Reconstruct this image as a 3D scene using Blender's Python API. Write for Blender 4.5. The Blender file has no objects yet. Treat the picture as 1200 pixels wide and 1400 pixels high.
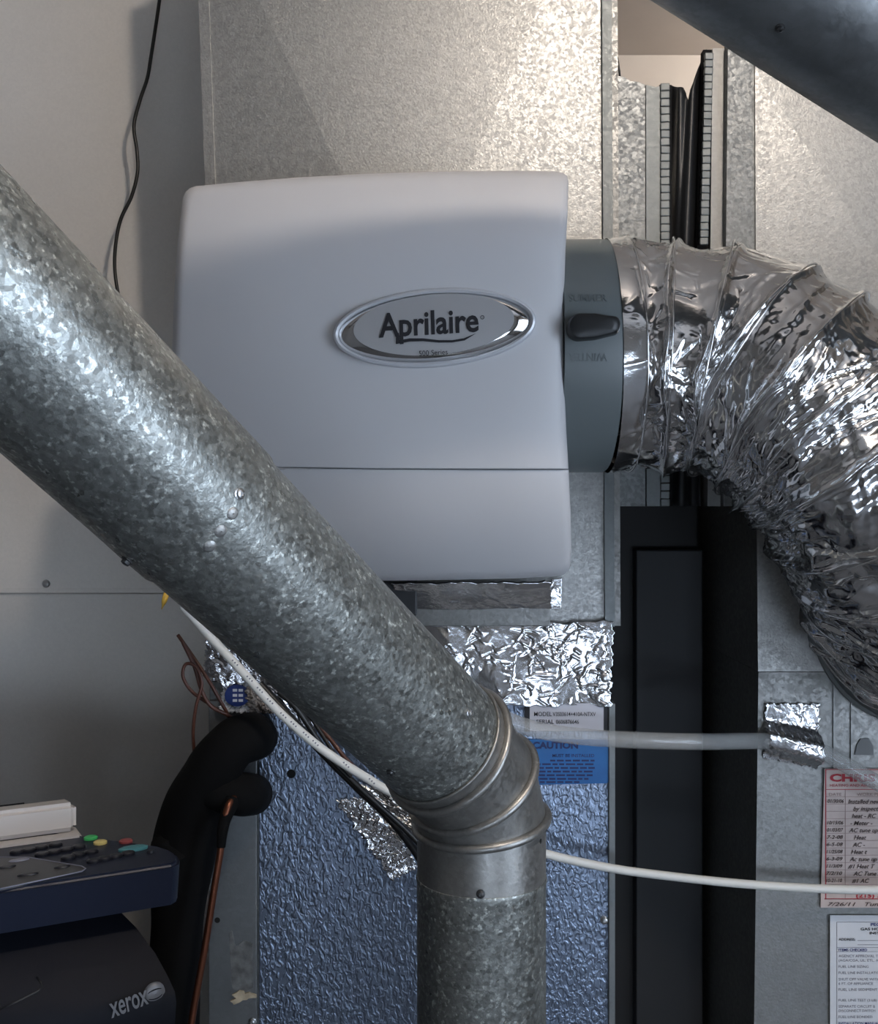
import bpy, bmesh, math, random
import numpy as np
from mathutils import Vector, Matrix
from mathutils.bvhtree import BVHTree

scene = bpy.context.scene
COL = scene.collection
random.seed(7)
F = 1400.0          # focal length in pixels of the 1200 x 1400 frame
H = 1.30            # lens height above the floor

# ------------------------------------------------------------------ camera
cam_d = bpy.data.cameras.new('camera'); cam = bpy.data.objects.new('camera', cam_d)
COL.objects.link(cam); scene.camera = cam
cam_d.sensor_fit = 'HORIZONTAL'; cam_d.sensor_width = 36; cam_d.lens = 36 * F / 1200
cam_d.clip_start = 0.02
cam.location = (0, 0, H); cam.rotation_euler = (math.pi / 2, 0, 0)

# ------------------------------------------------------------------ light and exposure
scene.view_settings.view_transform = 'Standard'
scene.view_settings.look = 'None'
scene.view_settings.gamma = 1
scene.view_settings.exposure = 0.28
scene.view_settings.use_curve_mapping = False
SKY_STRENGTH = 6.2
BULB_STRENGTH = 410.0
BULB_POS = Vector((0.48, 0.0, H + 1.12))
BULB_R = 0.042
world = bpy.data.worlds.new('sky'); scene.world = world
world.use_nodes = True
bgn = world.node_tree.nodes['Background']
bgn.inputs[0].default_value = (0.68, 0.81, 1.0, 1); bgn.inputs[1].default_value = SKY_STRENGTH
WX, WY0, WY1, WZ0, WZ1 = 1.6, -1.55, 0.05, 0.45, 1.95     # the window in the wall on the right
pl = bpy.data.lights.new('window_portal', 'AREA'); plo = bpy.data.objects.new('window_portal', pl)
COL.objects.link(plo); pl.shape = 'RECTANGLE'; pl.size = WZ1 - WZ0; pl.size_y = WY1 - WY0
plo.location = (WX + .02, (WY0 + WY1) / 2, (WZ0 + WZ1) / 2); plo.rotation_euler = (0, math.pi / 2, 0)
pl.cycles.is_portal = True
VX0, VX1, VZ0, VZ1, VY = -0.10, 1.20, 0.10, 0.78, -2.2      # a low window in the wall behind the camera
pl2 = bpy.data.lights.new('low_window_portal', 'AREA'); plo2 = bpy.data.objects.new('low_window_portal', pl2)
COL.objects.link(plo2); pl2.shape = 'RECTANGLE'; pl2.size = VX1 - VX0; pl2.size_y = VZ1 - VZ0
plo2.location = ((VX0 + VX1) / 2, VY - .02, (VZ0 + VZ1) / 2); plo2.rotation_euler = (math.pi / 2, 0, math.pi)
pl2.cycles.is_portal = True

# ------------------------------------------------------------------ helpers
def at(px, py, D):
    return Vector(((px - 600) / F * D, D, H + (700 - py) / F * D))

REG = {}
def woff(o):
    v = Vector((0, 0, 0))
    while o is not None:
        v = v + o.location; o = o.parent
    return v

def thing(name, label, cat, loc=(0, 0, 0), group=None):
    o = bpy.data.objects.new(name, None); COL.objects.link(o)
    o.location = loc; o.empty_display_size = 0.05
    o['label'] = label; o['category'] = cat
    if group: o['group'] = group
    return o

def tag(o, label, cat, group=None):
    o['label'] = label; o['category'] = cat
    if group: o['group'] = group
    return o

def mk(name, verts, faces, mat, parent=None, smooth=False, label=None, auto=None):
    V = np.array([tuple(v) for v in verts], dtype=float)
    if parent is None:
        c = (V.min(0) + V.max(0)) / 2; c[2] = V[:, 2].min()
        o_loc = Vector(c); sub = np.array(o_loc)
    else:
        o_loc = Vector((0, 0, 0)); sub = np.array(woff(parent))
    me = bpy.data.meshes.new(name)
    me.from_pydata([tuple(v) for v in (V - sub)], [], [tuple(int(i) for i in f) for f in faces])
    bm = bmesh.new(); bm.from_mesh(me)
    bmesh.ops.recalc_face_normals(bm, faces=bm.faces)
    bm.to_mesh(me); bm.free()
    if smooth:
        for p in me.polygons: p.use_smooth = True
        if auto:
            try: me.set_sharp_from_angle(angle=math.radians(auto))
            except Exception: pass
    me.materials.append(mat)
    o = bpy.data.objects.new(name, me); COL.objects.link(o)
    o.location = o_loc
    if parent is not None: o.parent = parent
    if label: o['label'] = label
    REG[o.name] = (V, [tuple(int(i) for i in f) for f in faces])
    return o

def hit(o, px, py):
    V, Fc = REG[o.name]
    t = BVHTree.FromPolygons([Vector(v) for v in V], Fc)
    d = (at(px, py, 1.0) - Vector((0, 0, H))).normalized()
    loc, n, i, dist = t.ray_cast(Vector((0, 0, H)), d)
    if loc is None: return None, None
    if n.dot(d) > 0: n = -n
    return loc, n

def ray_plane(px, py, C, n):
    o = Vector((0, 0, H)); d = at(px, py, 1.0) - o
    return o + d * ((C - o).dot(n) / d.dot(n))

def box_mesh(x0, x1, y0, y1, z0, z1, b=0.0):
    bm = bmesh.new(); bmesh.ops.create_cube(bm, size=1)
    for v in bm.verts:
        v.co = Vector((x0 + (v.co.x + .5) * (x1 - x0), y0 + (v.co.y + .5) * (y1 - y0), z0 + (v.co.z + .5) * (z1 - z0)))
    if b > 0: bmesh.ops.bevel(bm, geom=list(bm.edges), offset=b, segments=2, profile=.5, affect='EDGES')
    bm.verts.ensure_lookup_table()
    vs = [v.co.copy() for v in bm.verts]; bm.verts.index_update()
    fs = [[v.index for v in f.verts] for f in bm.faces]; bm.free()
    return vs, fs

def box(name, x0, x1, y0, y1, z0, z1, mat, parent=None, b=0.0, label=None):
    vs, fs = box_mesh(x0, x1, y0, y1, z0, z1, b)
    return mk(name, vs, fs, mat, parent, label=label)

def pxbox(name, px0, px1, py0, py1, D, depth, mat, parent=None, b=0.0, label=None):
    a = at(px0, py0, D); c = at(px1, py1, D)
    return box(name, a.x, c.x, D, D + depth, c.z, a.z, mat, parent, b, label)

def prism(front, depth_vec):
    """front: closed list of points; solid extruded along depth_vec"""
    n = len(front); d = Vector(depth_vec)
    vs = [Vector(p) for p in front] + [Vector(p) + d for p in front]
    fs = [list(range(n)), list(range(2 * n - 1, n - 1, -1))]
    for i in range(n):
        j = (i + 1) % n; fs.append([i, j, n + j, n + i])
    return vs, fs

def catmull(pts, n):
    P = [Vector(p) for p in pts]
    P = [P[0] * 2 - P[1]] + P + [P[-1] * 2 - P[-2]]
    out = []
    m = len(P) - 3
    for k in range(n):
        u = k / (n - 1) * m; i = min(int(u), m - 1); t = u - i
        p0, p1, p2, p3 = P[i:i + 4]
        out.append(.5 * ((2 * p1) + (p2 - p0) * t + (2 * p0 - 5 * p1 + 4 * p2 - p3) * t * t + (3 * p1 - p0 - 3 * p2 + p3) * t ** 3))
    return out

def frames(path):
    T = []
    for i in range(len(path)):
        a = path[max(i - 1, 0)]; b = path[min(i + 1, len(path) - 1)]
        T.append((b - a).normalized())
    ref = Vector((0, 0, 1)) if abs(T[0].z) < .9 else Vector((1, 0, 0))
    N = (ref - T[0] * ref.dot(T[0])).normalized(); out = []
    for t in T:
        N = (N - t * N.dot(t)).normalized(); out.append((t, N, t.cross(N)))
    return out

def tube_mesh(path, r, n=12, caps=True):
    fr = frames(path); vs = []; fs = []
    rr = r if isinstance(r, (list, tuple)) else [r] * len(path)
    for p, (t, a, b), q in zip(path, fr, rr):
        for k in range(n):
            th = 2 * math.pi * k / n
            vs.append(p + (a * math.cos(th) + b * math.sin(th)) * q)
    for i in range(len(path) - 1):
        for k in range(n):
            l = (k + 1) % n
            fs.append([i * n + k, i * n + l, (i + 1) * n + l, (i + 1) * n + k])
    if caps:
        fs.append(list(range(n - 1, -1, -1))); m = (len(path) - 1) * n
        fs.append([m + k for k in range(n)])
    return vs, fs

def tube(name, pts, r, mat, parent=None, n=12, seg=60, label=None, radii=None):
    path = catmull(pts, seg)
    if radii is not None:
        m = len(radii) - 1; rl = []
        for k in range(seg):
            u = k / (seg - 1) * m; i = min(int(u), m - 1); t = u - i; t = t * t * (3 - 2 * t)
            rl.append(radii[i] * (1 - t) + radii[i + 1] * t)
        r = rl
    vs, fs = tube_mesh(path, r, n)
    return mk(name, vs, fs, mat, parent, smooth=True, label=label, auto=50)

def revolve(axis_o, axis_d, prof, n=48, closed=False):
    """prof: list of (along, radius)"""
    d = Vector(axis_d).normalized()
    ref = Vector((0, 0, 1)) if abs(d.z) < .9 else Vector((1, 0, 0))
    a = (ref - d * ref.dot(d)).normalized(); b = d.cross(a)
    vs = []; fs = []
    for (h, r) in prof:
        for k in range(n):
            th = 2 * math.pi * k / n
            vs.append(Vector(axis_o) + d * h + (a * math.cos(th) + b * math.sin(th)) * r)
    m = len(prof)
    for i in range(m if closed else m - 1):
        j = (i + 1) % m
        for k in range(n):
            l = (k + 1) % n; fs.append([i * n + k, i * n + l, j * n + l, j * n + k])
    return vs, fs

def torus(c, nrm, R, r, n=72, m=10):
    prof = [(r * math.sin(2 * math.pi * k / m), R + r * math.cos(2 * math.pi * k / m)) for k in range(m)]
    return revolve(c, nrm, prof, n, closed=True)

TXT = {}
def text_mesh(s, bold=0.0, shear=0.0, extrude=0.0):
    key = (s, bold, shear, extrude)
    if key not in TXT:
        cu = bpy.data.curves.new('t', 'FONT'); cu.body = s; cu.size = 1
        cu.offset = bold; cu.shear = shear; cu.extrude = extrude; cu.resolution_u = 3
        o = bpy.data.objects.new('t', cu); COL.objects.link(o)
        dg = bpy.context.evaluated_depsgraph_get()
        me = bpy.data.meshes.new_from_object(o.evaluated_get(dg))
        vs = [v.co.copy() for v in me.vertices]; fs = [list(p.vertices) for p in me.polygons]
        bpy.data.objects.remove(o); bpy.data.curves.remove(cu); bpy.data.meshes.remove(me)
        TXT[key] = (vs, fs)
    return TXT[key]

def lettering(s, org, xd, yd, size, mat, parent, width=None, bold=0.0, shear=0.0, extrude=0.0, lift=.0004, name='lettering'):
    vs, fs = text_mesh(s, bold, shear, extrude)
    if not vs: return None
    xd = Vector(xd).normalized(); yd = Vector(yd).normalized(); n = xd.cross(yd)
    x0 = min(v.x for v in vs); x1 = max(v.x for v in vs)
    sx = size if width is None else width / (x1 - x0)
    W = [Vector(org) + xd * ((v.x - x0) * sx) + yd * (v.y * size) + n * (v.z * size + lift) for v in vs]
    return mk(name, W, fs, mat, parent)

def tri(x): return np.abs((x % 1.0) - .5) * 2
def crumple(P, n, fmin, fmax, seed, slope=.15, stretch=(1, 1, 1)):
    r = np.random.RandomState(seed); h = np.zeros(len(P))
    st = np.array(stretch)
    for k in range(n):
        d = r.normal(size=3) * st; d /= np.linalg.norm(d)
        e = r.normal(size=3); e /= np.linalg.norm(e)
        f = fmin * (fmax / fmin) ** r.rand()
        mask = .5 + .5 * np.sin(P @ e * f * 2.2 + r.rand() * 6.28)
        h += slope / (2 * f) * (tri(P @ d * f + r.rand() + .07 * np.sin(P @ e * f * 3 + r.rand() * 6)) - .5) * (mask * 1.5)
    return h

def creases(X, Y, n, seed, xr, yr, length, width, height, ang=None, spread=math.pi, wrap=None):
    """sharp folded ridges: n short straight crease lines over the sheet coordinates X, Y (metres)"""
    r = np.random.RandomState(seed); h = np.zeros(len(X))
    for k in range(n):
        cx = xr[0] + (xr[1] - xr[0]) * r.rand(); cy = yr[0] + (yr[1] - yr[0]) * r.rand()
        a = (0 if ang is None else ang) + (r.rand() - .5) * spread
        l = length[0] * (length[1] / length[0]) ** r.rand() / 2; w = width[0] * (width[1] / width[0]) ** r.rand()
        z = (height[0] + (height[1] - height[0]) * r.rand()) * (1 if r.rand() < .6 else -1)
        w1, w2_ = w * r.uniform(.25, 1), w * r.uniform(.25, 1)
        dx = X - cx; dy = Y - cy
        if wrap: dy = (dy + wrap / 2) % wrap - wrap / 2
        m = np.abs(dx) + np.abs(dy) < (l + w) * 1.5
        if not m.any(): continue
        dx = dx[m]; dy = dy[m]
        p = dx * math.cos(a) + dy * math.sin(a); q = -dx * math.sin(a) + dy * math.cos(a)
        f = np.clip(1 - np.where(q > 0, q / w1, -q / w2_), 0, 1) * np.clip((1 - np.abs(p) / l) * 2.5, 0, 1)
        h[m] += z * f
    return h

def foil_patch(name, corners, mat, parent, nu=90, nv=50, slope=.2, fr=(30, 140), seed=1, amp=1.0, ragged=.0015, bump=None, label=None, nc=None):
    """corners: bottom-left, bottom-right, top-right, top-left 3-D points of a crumpled strip with thickness"""
    a, b, c, d = [np.array(p) for p in corners]
    U, Vv = np.meshgrid(np.linspace(0, 1, nu), np.linspace(0, 1, nv)); U = U.ravel(); Vv = Vv.ravel()
    r = np.random.RandomState(seed)
    w = lambda t: ragged * (np.sin(t * 23 + r.rand() * 6) + np.sin(t * 51 + r.rand() * 6) + .7 * np.sin(t * 97 + r.rand() * 6))
    e1 = w(U); e2 = w(U); e3 = w(Vv); e4 = w(Vv)
    P = np.outer((1 - U) * (1 - Vv), a) + np.outer(U * (1 - Vv), b) + np.outer(U * Vv, c) + np.outer((1 - U) * Vv, d)
    ux = (b - a) / np.linalg.norm(b - a); vy = (d - a) / np.linalg.norm(d - a)
    n = np.cross(ux, vy); n /= np.linalg.norm(n)
    P = P + np.outer((1 - Vv) * e1 + Vv * e2, vy) + np.outer((1 - U) * e3 + U * e4, ux)
    lu = np.linalg.norm(b - a); lv = np.linalg.norm(d - a); XX = U * lu; YY = Vv * lv
    area = lu * lv
    h = crumple(P, 5, 8, 25, seed, slope * .35) * amp
    h = h + creases(XX, YY, nc or int(min(420, 50 + area * 6500)), seed + 100, (0, lu), (0, lv), (.008, .045), (.002, .007), (.0002, slope * .0085), None, 2 * math.pi)
    if bump is not None: h = h + bump(U, Vv)
    h = h - h.min() + .0006
    top = P + np.outer(h, n)
    idx = np.arange(nu * nv).reshape(nv, nu)
    fs = []
    for j in range(nv - 1):
        for i in range(nu - 1):
            fs.append([idx[j, i], idx[j, i + 1], idx[j + 1, i + 1], idx[j + 1, i]])
    rim = list(idx[0, :]) + list(idx[1:, -1]) + list(idx[-1, -2::-1]) + list(idx[-2:0:-1, 0])
    base = len(top); vs = [Vector(p) for p in top] + [Vector(P[k] - n * .0005) for k in rim]
    for q in range(len(rim)):
        s = (q + 1) % len(rim); fs.append([rim[q], rim[s], base + s, base + q])
    return mk(name, vs, fs, mat, parent, smooth=True, label=label)

# ------------------------------------------------------------------ materials
MATS = {}
def nt(name):
    m = bpy.data.materials.new(name); m.use_nodes = True; MATS[name] = m
    t = m.node_tree; b = t.nodes['Principled BSDF']
    return m, t, b
def ramp(t, src, stops):
    r = t.nodes.new('ShaderNodeValToRGB'); el = r.color_ramp.elements
    while len(el) < len(stops): el.new(.5)
    for e, (p, c) in zip(el, stops):
        e.position = p; e.color = (*c, 1) if len(c) == 3 else c
    t.links.new(src, r.inputs[0]); return r.outputs[0]
def noise(t, co, scale, detail=3, rough=.5):
    n = t.nodes.new('ShaderNodeTexNoise'); n.inputs['Scale'].default_value = scale
    n.inputs['Detail'].default_value = detail; n.inputs['Roughness'].default_value = rough
    t.links.new(co, n.inputs['Vector']); return n
def mth(t, op, a, b=None):
    n = t.nodes.new('ShaderNodeMath'); n.operation = op
    for i, v in enumerate((a, b)):
        if v is None: continue
        if isinstance(v, (int, float)): n.inputs[i].default_value = v
        else: t.links.new(v, n.inputs[i])
    return n.outputs[0]

def plain(name, col, rough=.5, metal=0.0, spec=.5, bump=0, bscale=200, var=0.0, vscale=8, coat=0):
    m, t, b = nt(name)
    co = t.nodes.new('ShaderNodeTexCoord').outputs['Object']
    n = noise(t, co, vscale, 4)
    lo = tuple(c * (1 - var) for c in col); hi = tuple(min(1, c * (1 + var)) for c in col)
    t.links.new(ramp(t, n.outputs[0], [(.3, lo), (.7, hi)]), b.inputs['Base Color'])
    b.inputs['Roughness'].default_value = rough; b.inputs['Metallic'].default_value = metal
    b.inputs['Specular IOR Level'].default_value = spec
    if coat: b.inputs['Coat Weight'].default_value = coat
    if bump:
        nb = noise(t, co, bscale, 2); bp = t.nodes.new('ShaderNodeBump')
        bp.inputs['Strength'].default_value = bump; bp.inputs['Distance'].default_value = .001
        t.links.new(nb.outputs[0], bp.inputs['Height']); t.links.new(bp.outputs[0], b.inputs['Normal'])
    return m

def galv(name, col, rough=.42, metal=.85, cell=90, amt=.35, fleck=0.0, grain=350, gb=.12, rv=.25, stain=.12):
    m, t, b = nt(name)
    co = t.nodes.new('ShaderNodeTexCoord').outputs['Object']
    vo = t.nodes.new('ShaderNodeTexVoronoi'); vo.inputs['Scale'].default_value = cell
    t.links.new(co, vo.inputs['Vector'])
    sp = t.nodes.new('ShaderNodeSeparateColor'); t.links.new(vo.outputs['Color'], sp.inputs[0])
    fine = noise(t, co, cell * 1.3, 4, .65)
    st = noise(t, co, 6, 6, .65)
    # crystal grain: half cell value, half fine noise
    g = mth(t, 'ADD', mth(t, 'MULTIPLY', sp.outputs[0], .5), mth(t, 'MULTIPLY', fine.outputs[0], .5))
    val = mth(t, 'ADD', mth(t, 'MULTIPLY', g, amt), 1 - amt / 2)
    val = mth(t, 'MULTIPLY', val, mth(t, 'ADD', mth(t, 'MULTIPLY', st.outputs[0], stain * 2), 1 - stain))
    if fleck:
        fn = noise(t, co, cell * .75, 3, .6); fm = noise(t, co, 30, 2)
        fl = mth(t, 'MULTIPLY', ramp(t, fn.outputs[0], [(.56, (0, 0, 0)), (.70, (1, 1, 1))]), ramp(t, fm.outputs[0], [(.35, (.25, .25, .25)), (.65, (1, 1, 1))]))
        val = mth(t, 'ADD', val, mth(t, 'MULTIPLY', fl, fleck))
    mx = t.nodes.new('ShaderNodeVectorMath'); mx.operation = 'SCALE'
    mx.inputs[0].default_value = col; t.links.new(val, mx.inputs['Scale'])
    t.links.new(mx.outputs[0], b.inputs['Base Color'])
    ro = mth(t, 'ADD', mth(t, 'MULTIPLY', sp.outputs[1], rv), rough - rv / 2)
    t.links.new(ro, b.inputs['Roughness'])
    b.inputs['Metallic'].default_value = metal
    gn = noise(t, co, grain, 2)
    hgt = mth(t, 'ADD', gn.outputs[0], mth(t, 'MULTIPLY', fine.outputs[0], .6))
    bp = t.nodes.new('ShaderNodeBump'); bp.inputs['Strength'].default_value = gb
    bp.inputs['Distance'].default_value = .001
    t.links.new(hgt, bp.inputs['Height']); t.links.new(bp.outputs[0], b.inputs['Normal'])
    return m

def foil_mat(name, col=(.82, .83, .85), rough=.16, bump=.25, bscale=160):
    m, t, b = nt(name)
    co = t.nodes.new('ShaderNodeTexCoord').outputs['Object']
    b.inputs['Base Color'].default_value = (*col, 1); b.inputs['Metallic'].default_value = 1
    n = noise(t, co, bscale, 3)
    t.links.new(mth(t, 'ADD', mth(t, 'MULTIPLY', n.outputs[0], .12), rough - .06), b.inputs['Roughness'])
    bp = t.nodes.new('ShaderNodeBump'); bp.inputs['Strength'].default_value = bump; bp.inputs['Distance'].default_value = .001
    t.links.new(n.outputs[0], bp.inputs['Height']); t.links.new(bp.outputs[0], b.inputs['Normal'])
    return m

def stucco(name, col, rough=.34):
    m, t, b = nt(name)
    co = t.nodes.new('ShaderNodeTexCoord').outputs['Object']
    mp = t.nodes.new('ShaderNodeMapping'); mp.inputs['Scale'].default_value = (1.0, 1.0, .6)
    mp.inputs['Rotation'].default_value = (0, .35, 0); t.links.new(co, mp.inputs[0])
    n1 = noise(t, mp.outputs[0], 190, 2, .45); n1.inputs['Distortion'].default_value = .8
    h = ramp(t, n1.outputs[0], [(.40, (0, 0, 0)), (.62, (1, 1, 1))])
    bp = t.nodes.new('ShaderNodeBump'); bp.inputs['Strength'].default_value = .40; bp.inputs['Distance'].default_value = .0018
    t.links.new(h, bp.inputs['Height']); t.links.new(bp.outputs[0], b.inputs['Normal'])
    b.inputs['Base Color'].default_value = (*col, 1); b.inputs['Metallic'].default_value = .95
    b.inputs['Roughness'].default_value = rough
    return m

galv_plenum = galv('galvanized_sheet', (.40, .40, .387), .46, .80, 300, .45, 0, 420, .25, .2, .06)
galv_left = galv('galvanized_matte_sheet', (.80, .765, .715), .5, .10, 300, .08, 0, 420, .1, .15, .05)
galv_right = galv('galvanized_duct_sheet', (.27, .27, .26), .48, .8, 240, .30, 0, 420, .18, .25, .15)
galv_spangle = galv('galvanized_spangle_sheet', (.23, .24, .24), .52, .75, 260, .6, .2, 300, .15, .25, .2)
galv_pipe = galv('galvanized_pipe', (.26, .27, .255), .42, .82, 330, .9, 2.4, 300, .3, .30, .45)
galv_pipe_dark = galv('weathered_pipe', (.20, .21, .215), .42, .75, 200, .2, .1, 60, .2, .2, .6)
galv_elbow = galv('smooth_elbow_steel', (.30, .295, .28), .40, .85, 300, .3, .2, 300, .1, .15, .2)
strip_grey = galv('folded_steel_strip', (.21, .225, .225), .52, .75, 300, .08, 0, 400, .08, .1, .1)
stucco_foil = stucco('embossed_aluminium', (.24, .29, .38))
foil = foil_mat('crumpled_foil')
foil_duct = foil_mat('duct_foil', (.80, .80, .80), .15, .3, 130)
plastic_cover = plain('cover_plastic', (.575, .57, .58), .42, 0, .4, .03, 900, .01)
plastic_base = plain('base_plastic', (.035, .037, .04), .5)
plastic_collar = plain('collar_plastic', (.125, .145, .148), .42, 0, .45, .05, 600, .03)
black_plastic = plain('black_plastic', (.010, .011, .012), .38)
rubber_black = plain('foam_rubber', (.003, .003, .0032), .85, 0, .15, .4, 90)
fabric_black = plain('connector_fabric', (.018, .019, .021), .42, 0, .5, .25, 120, .2, 12)
chrome = plain('chrome', (.80, .80, .80), .08, 1)
badge_silver = plain('brushed_silver', (.50, .50, .51), .36, .45, .5, .05, 900)
rim_plastic = plain('rim_silver_plastic', (.60, .61, .64), .3, .2)
ink_black = plain('black_ink', (.010, .010, .014), .5)
ink_red = plain('red_ink', (.42, .02, .035), .6)
ink_blue = plain('blue_ink', (.02, .03, .16), .6)
ink_brown = plain('pen_ink', (.06, .035, .03), .6)
ink_grey = plain('grey_ink', (.16, .16, .19), .6)
paper_pink = plain('aged_pink_paper', (.60, .50, .46), .75, 0, .2, .3, 40, .12, 25)
paper_white = plain('white_paper', (.66, .67, .69), .7, 0, .2, .2, 30, .03)
paper_label = plain('label_paper', (.56, .57, .63), .5, 0, .3, .1, 60, .04)
blue_label_m = plain('blue_label_film', (.004, .115, .36), .38, 0, .4, 0, 1, .1, 30)
white_cable_m = plain('white_cable_jacket', (.74, .73, .68), .4)
brown_wire_m = plain('brown_wire_jacket', (.085, .03, .018), .4)
black_wire_m = plain('black_wire_jacket', (.012, .011, .010), .4)
yellow_m = plain('yellow_plastic', (.55, .36, .05), .5)
copper = plain('aged_copper', (.22, .08, .045), .4, .9, .5, 0, 1, .25, 20)
screw_m = plain('zinc_screw', (.52, .52, .52), .3, .95)
screw_dark = plain('dark_screw', (.10, .10, .10), .4, .8)
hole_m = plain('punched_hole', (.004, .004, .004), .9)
gap_panel = plain('dark_cabinet_paint', (.028, .030, .034), .55)
gap_black = plain('gap_shade_black', (.012, .012, .013), .6)
navy = plain('navy_plastic', (.009, .013, .030), .42, 0, .4, .08, 500)
navy_body = plain('navy_body_plastic', (.0045, .0055, .010), .62, 0, .2, .08, 500)  # body colour darkened to carry the shade under the control panel
cream = plain('cream_plastic', (.72, .68, .65), .42)
panel_grey = plain('display_grey', (.055, .055, .058), .35)
btn_dark = plain('button_dark', (.014, .015, .022), .35)
btn_green = plain('button_green', (.08, .62, .18), .4)
btn_yellow = plain('button_yellow', (.80, .66, .25), .4)
btn_red = plain('button_red', (.32, .07, .07), .4)
btn_teal = plain('button_teal', (.08, .27, .30), .4)
btn_grey = plain('button_grey', (.25, .26, .33), .4)
logo_grey = plain('logo_silver', (.20, .205, .22), .4, .3)
tan_tape = plain('torn_tan_tape', (.42, .36, .26), .8, 0, .2, .5, 60, .3, 60)
residue = plain('adhesive_residue', (.12, .125, .125), .8, 0, .2, .5, 120, .4, 90)
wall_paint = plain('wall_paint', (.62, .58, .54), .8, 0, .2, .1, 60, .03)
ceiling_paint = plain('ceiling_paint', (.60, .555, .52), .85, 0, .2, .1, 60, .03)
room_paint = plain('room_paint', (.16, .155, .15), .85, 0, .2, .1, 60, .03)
floor_m = plain('concrete_floor', (.13, .13, .135), .7, 0, .3, .3, 40, .15, 4)
frame_white = plain('window_frame_paint', (.7, .7, .7), .5)

def clear_mat():
    m, t, b = nt('clear_vinyl')
    b.inputs['Base Color'].default_value = (.55, .56, .55, 1); b.inputs['Roughness'].default_value = .10
    b.inputs['Alpha'].default_value = .38; b.inputs['Specular IOR Level'].default_value = .8
    return m
clear_vinyl = clear_mat()
def glass_mat():
    m, t, b = nt('window_glass')
    b.inputs['Base Color'].default_value = (.95, .97, 1, 1); b.inputs['Roughness'].default_value = .02
    b.inputs['Alpha'].default_value = .06
    return m
glass = glass_mat()
def bulb_mat(name, st):
    m, t, b = nt(name)
    b.inputs['Base Color'].default_value = (.9, .85, .8, 1)
    b.inputs['Emission Color'].default_value = (1.0, .885, .775, 1); b.inputs['Emission Strength'].default_value = st
    return m
bulb_m = bulb_mat('glowing_bulb', BULB_STRENGTH); fill_bulb_m = bulb_mat('added_fill_bulb', BULB_STRENGTH * 1.1)

# ------------------------------------------------------------------ the room
RX0, RX1, RY0, RY1, CZ = -1.6, WX, -2.2, 2.69, H + 1.20
def struct(o):
    o['kind'] = 'structure'; return o
struct(box('floor', RX0 - .1, RX1 + .1, RY0 - .1, RY1 + .1, -.1, 0, floor_m))
struct(box('ceiling', RX0 - .1, RX1 + .1, RY0 - .1, RY1 + .1, CZ, CZ + .1, ceiling_paint))
struct(box('wall_back', RX0 - .1, RX1 + .1, RY1, RY1 + .1, 0, CZ, wall_paint))
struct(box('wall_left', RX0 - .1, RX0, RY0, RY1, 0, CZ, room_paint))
vs = []; fs = []
for (a, b, c, d) in ((RX0 - .1, VX0, 0, CZ), (VX1, RX1 + .1, 0, CZ), (VX0, VX1, 0, VZ0), (VX0, VX1, VZ1, CZ)):
    v, f = box_mesh(a, b, RY0 - .12, RY0, c, d); k = len(vs); vs += v; fs += [[i + k for i in q] for q in f]
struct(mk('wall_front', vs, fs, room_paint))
win2 = bpy.data.objects.new('window_2', None); COL.objects.link(win2); win2.location = ((VX0 + VX1) / 2, RY0 - .06, VZ0)
struct(win2); win2['label'] = 'low white framed window in the wall behind the viewer'
fw = .035; vm = (VX0 + VX1) / 2
for (a, b, c, d) in ((VX0, VX0 + fw, VZ0, VZ1), (VX1 - fw, VX1, VZ0, VZ1), (VX0 + fw, VX1 - fw, VZ0, VZ0 + fw), (VX0 + fw, VX1 - fw, VZ1 - fw, VZ1), (vm - .018, vm + .018, VZ0 + fw, VZ1 - fw)):
    box('window_frame', a, b, RY0 - .09, RY0 - .04, c, d, frame_white, win2)
for a, b in ((VX0 + fw, vm - .018), (vm + .018, VX1 - fw)):
    box('pane', a, b, RY0 - .07, RY0 - .065, VZ0 + fw, VZ1 - fw, glass, win2)
vs = []; fs = []
for (a, b, c, d) in ((RY0, WY0, 0, CZ), (WY1, RY1, 0, CZ), (WY0, WY1, 0, WZ0), (WY0, WY1, WZ1, CZ)):
    v, f = box_mesh(RX1, RX1 + .12, a, b, c, d); k = len(vs); vs += v; fs += [[i + k for i in q] for q in f]
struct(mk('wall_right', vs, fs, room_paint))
win = bpy.data.objects.new('window_1', None); COL.objects.link(win); win.location = (RX1 + .06, (WY0 + WY1) / 2, WZ0)
struct(win); win['label'] = 'white framed window in the wall to the right of the viewer'
fw = .04; wm = (WY0 + WY1) / 2
for (a, b, c, d) in ((WY0, WY0 + fw, WZ0, WZ1), (WY1 - fw, WY1, WZ0, WZ1), (WY0 + fw, WY1 - fw, WZ0, WZ0 + fw), (WY0 + fw, WY1 - fw, WZ1 - fw, WZ1), (wm - .02, wm + .02, WZ0 + fw, WZ1 - fw)):
    box('window_frame', RX1 + .04, RX1 + .09, a, b, c, d, frame_white, win)
box('pane', RX1 + .065, RX1 + .07, WY0 + fw, wm - .02, WZ0 + fw, WZ1 - fw, glass, win)
box('pane', RX1 + .065, RX1 + .07, wm + .02, WY1 - fw, WZ0 + fw, WZ1 - fw, glass, win)

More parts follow.
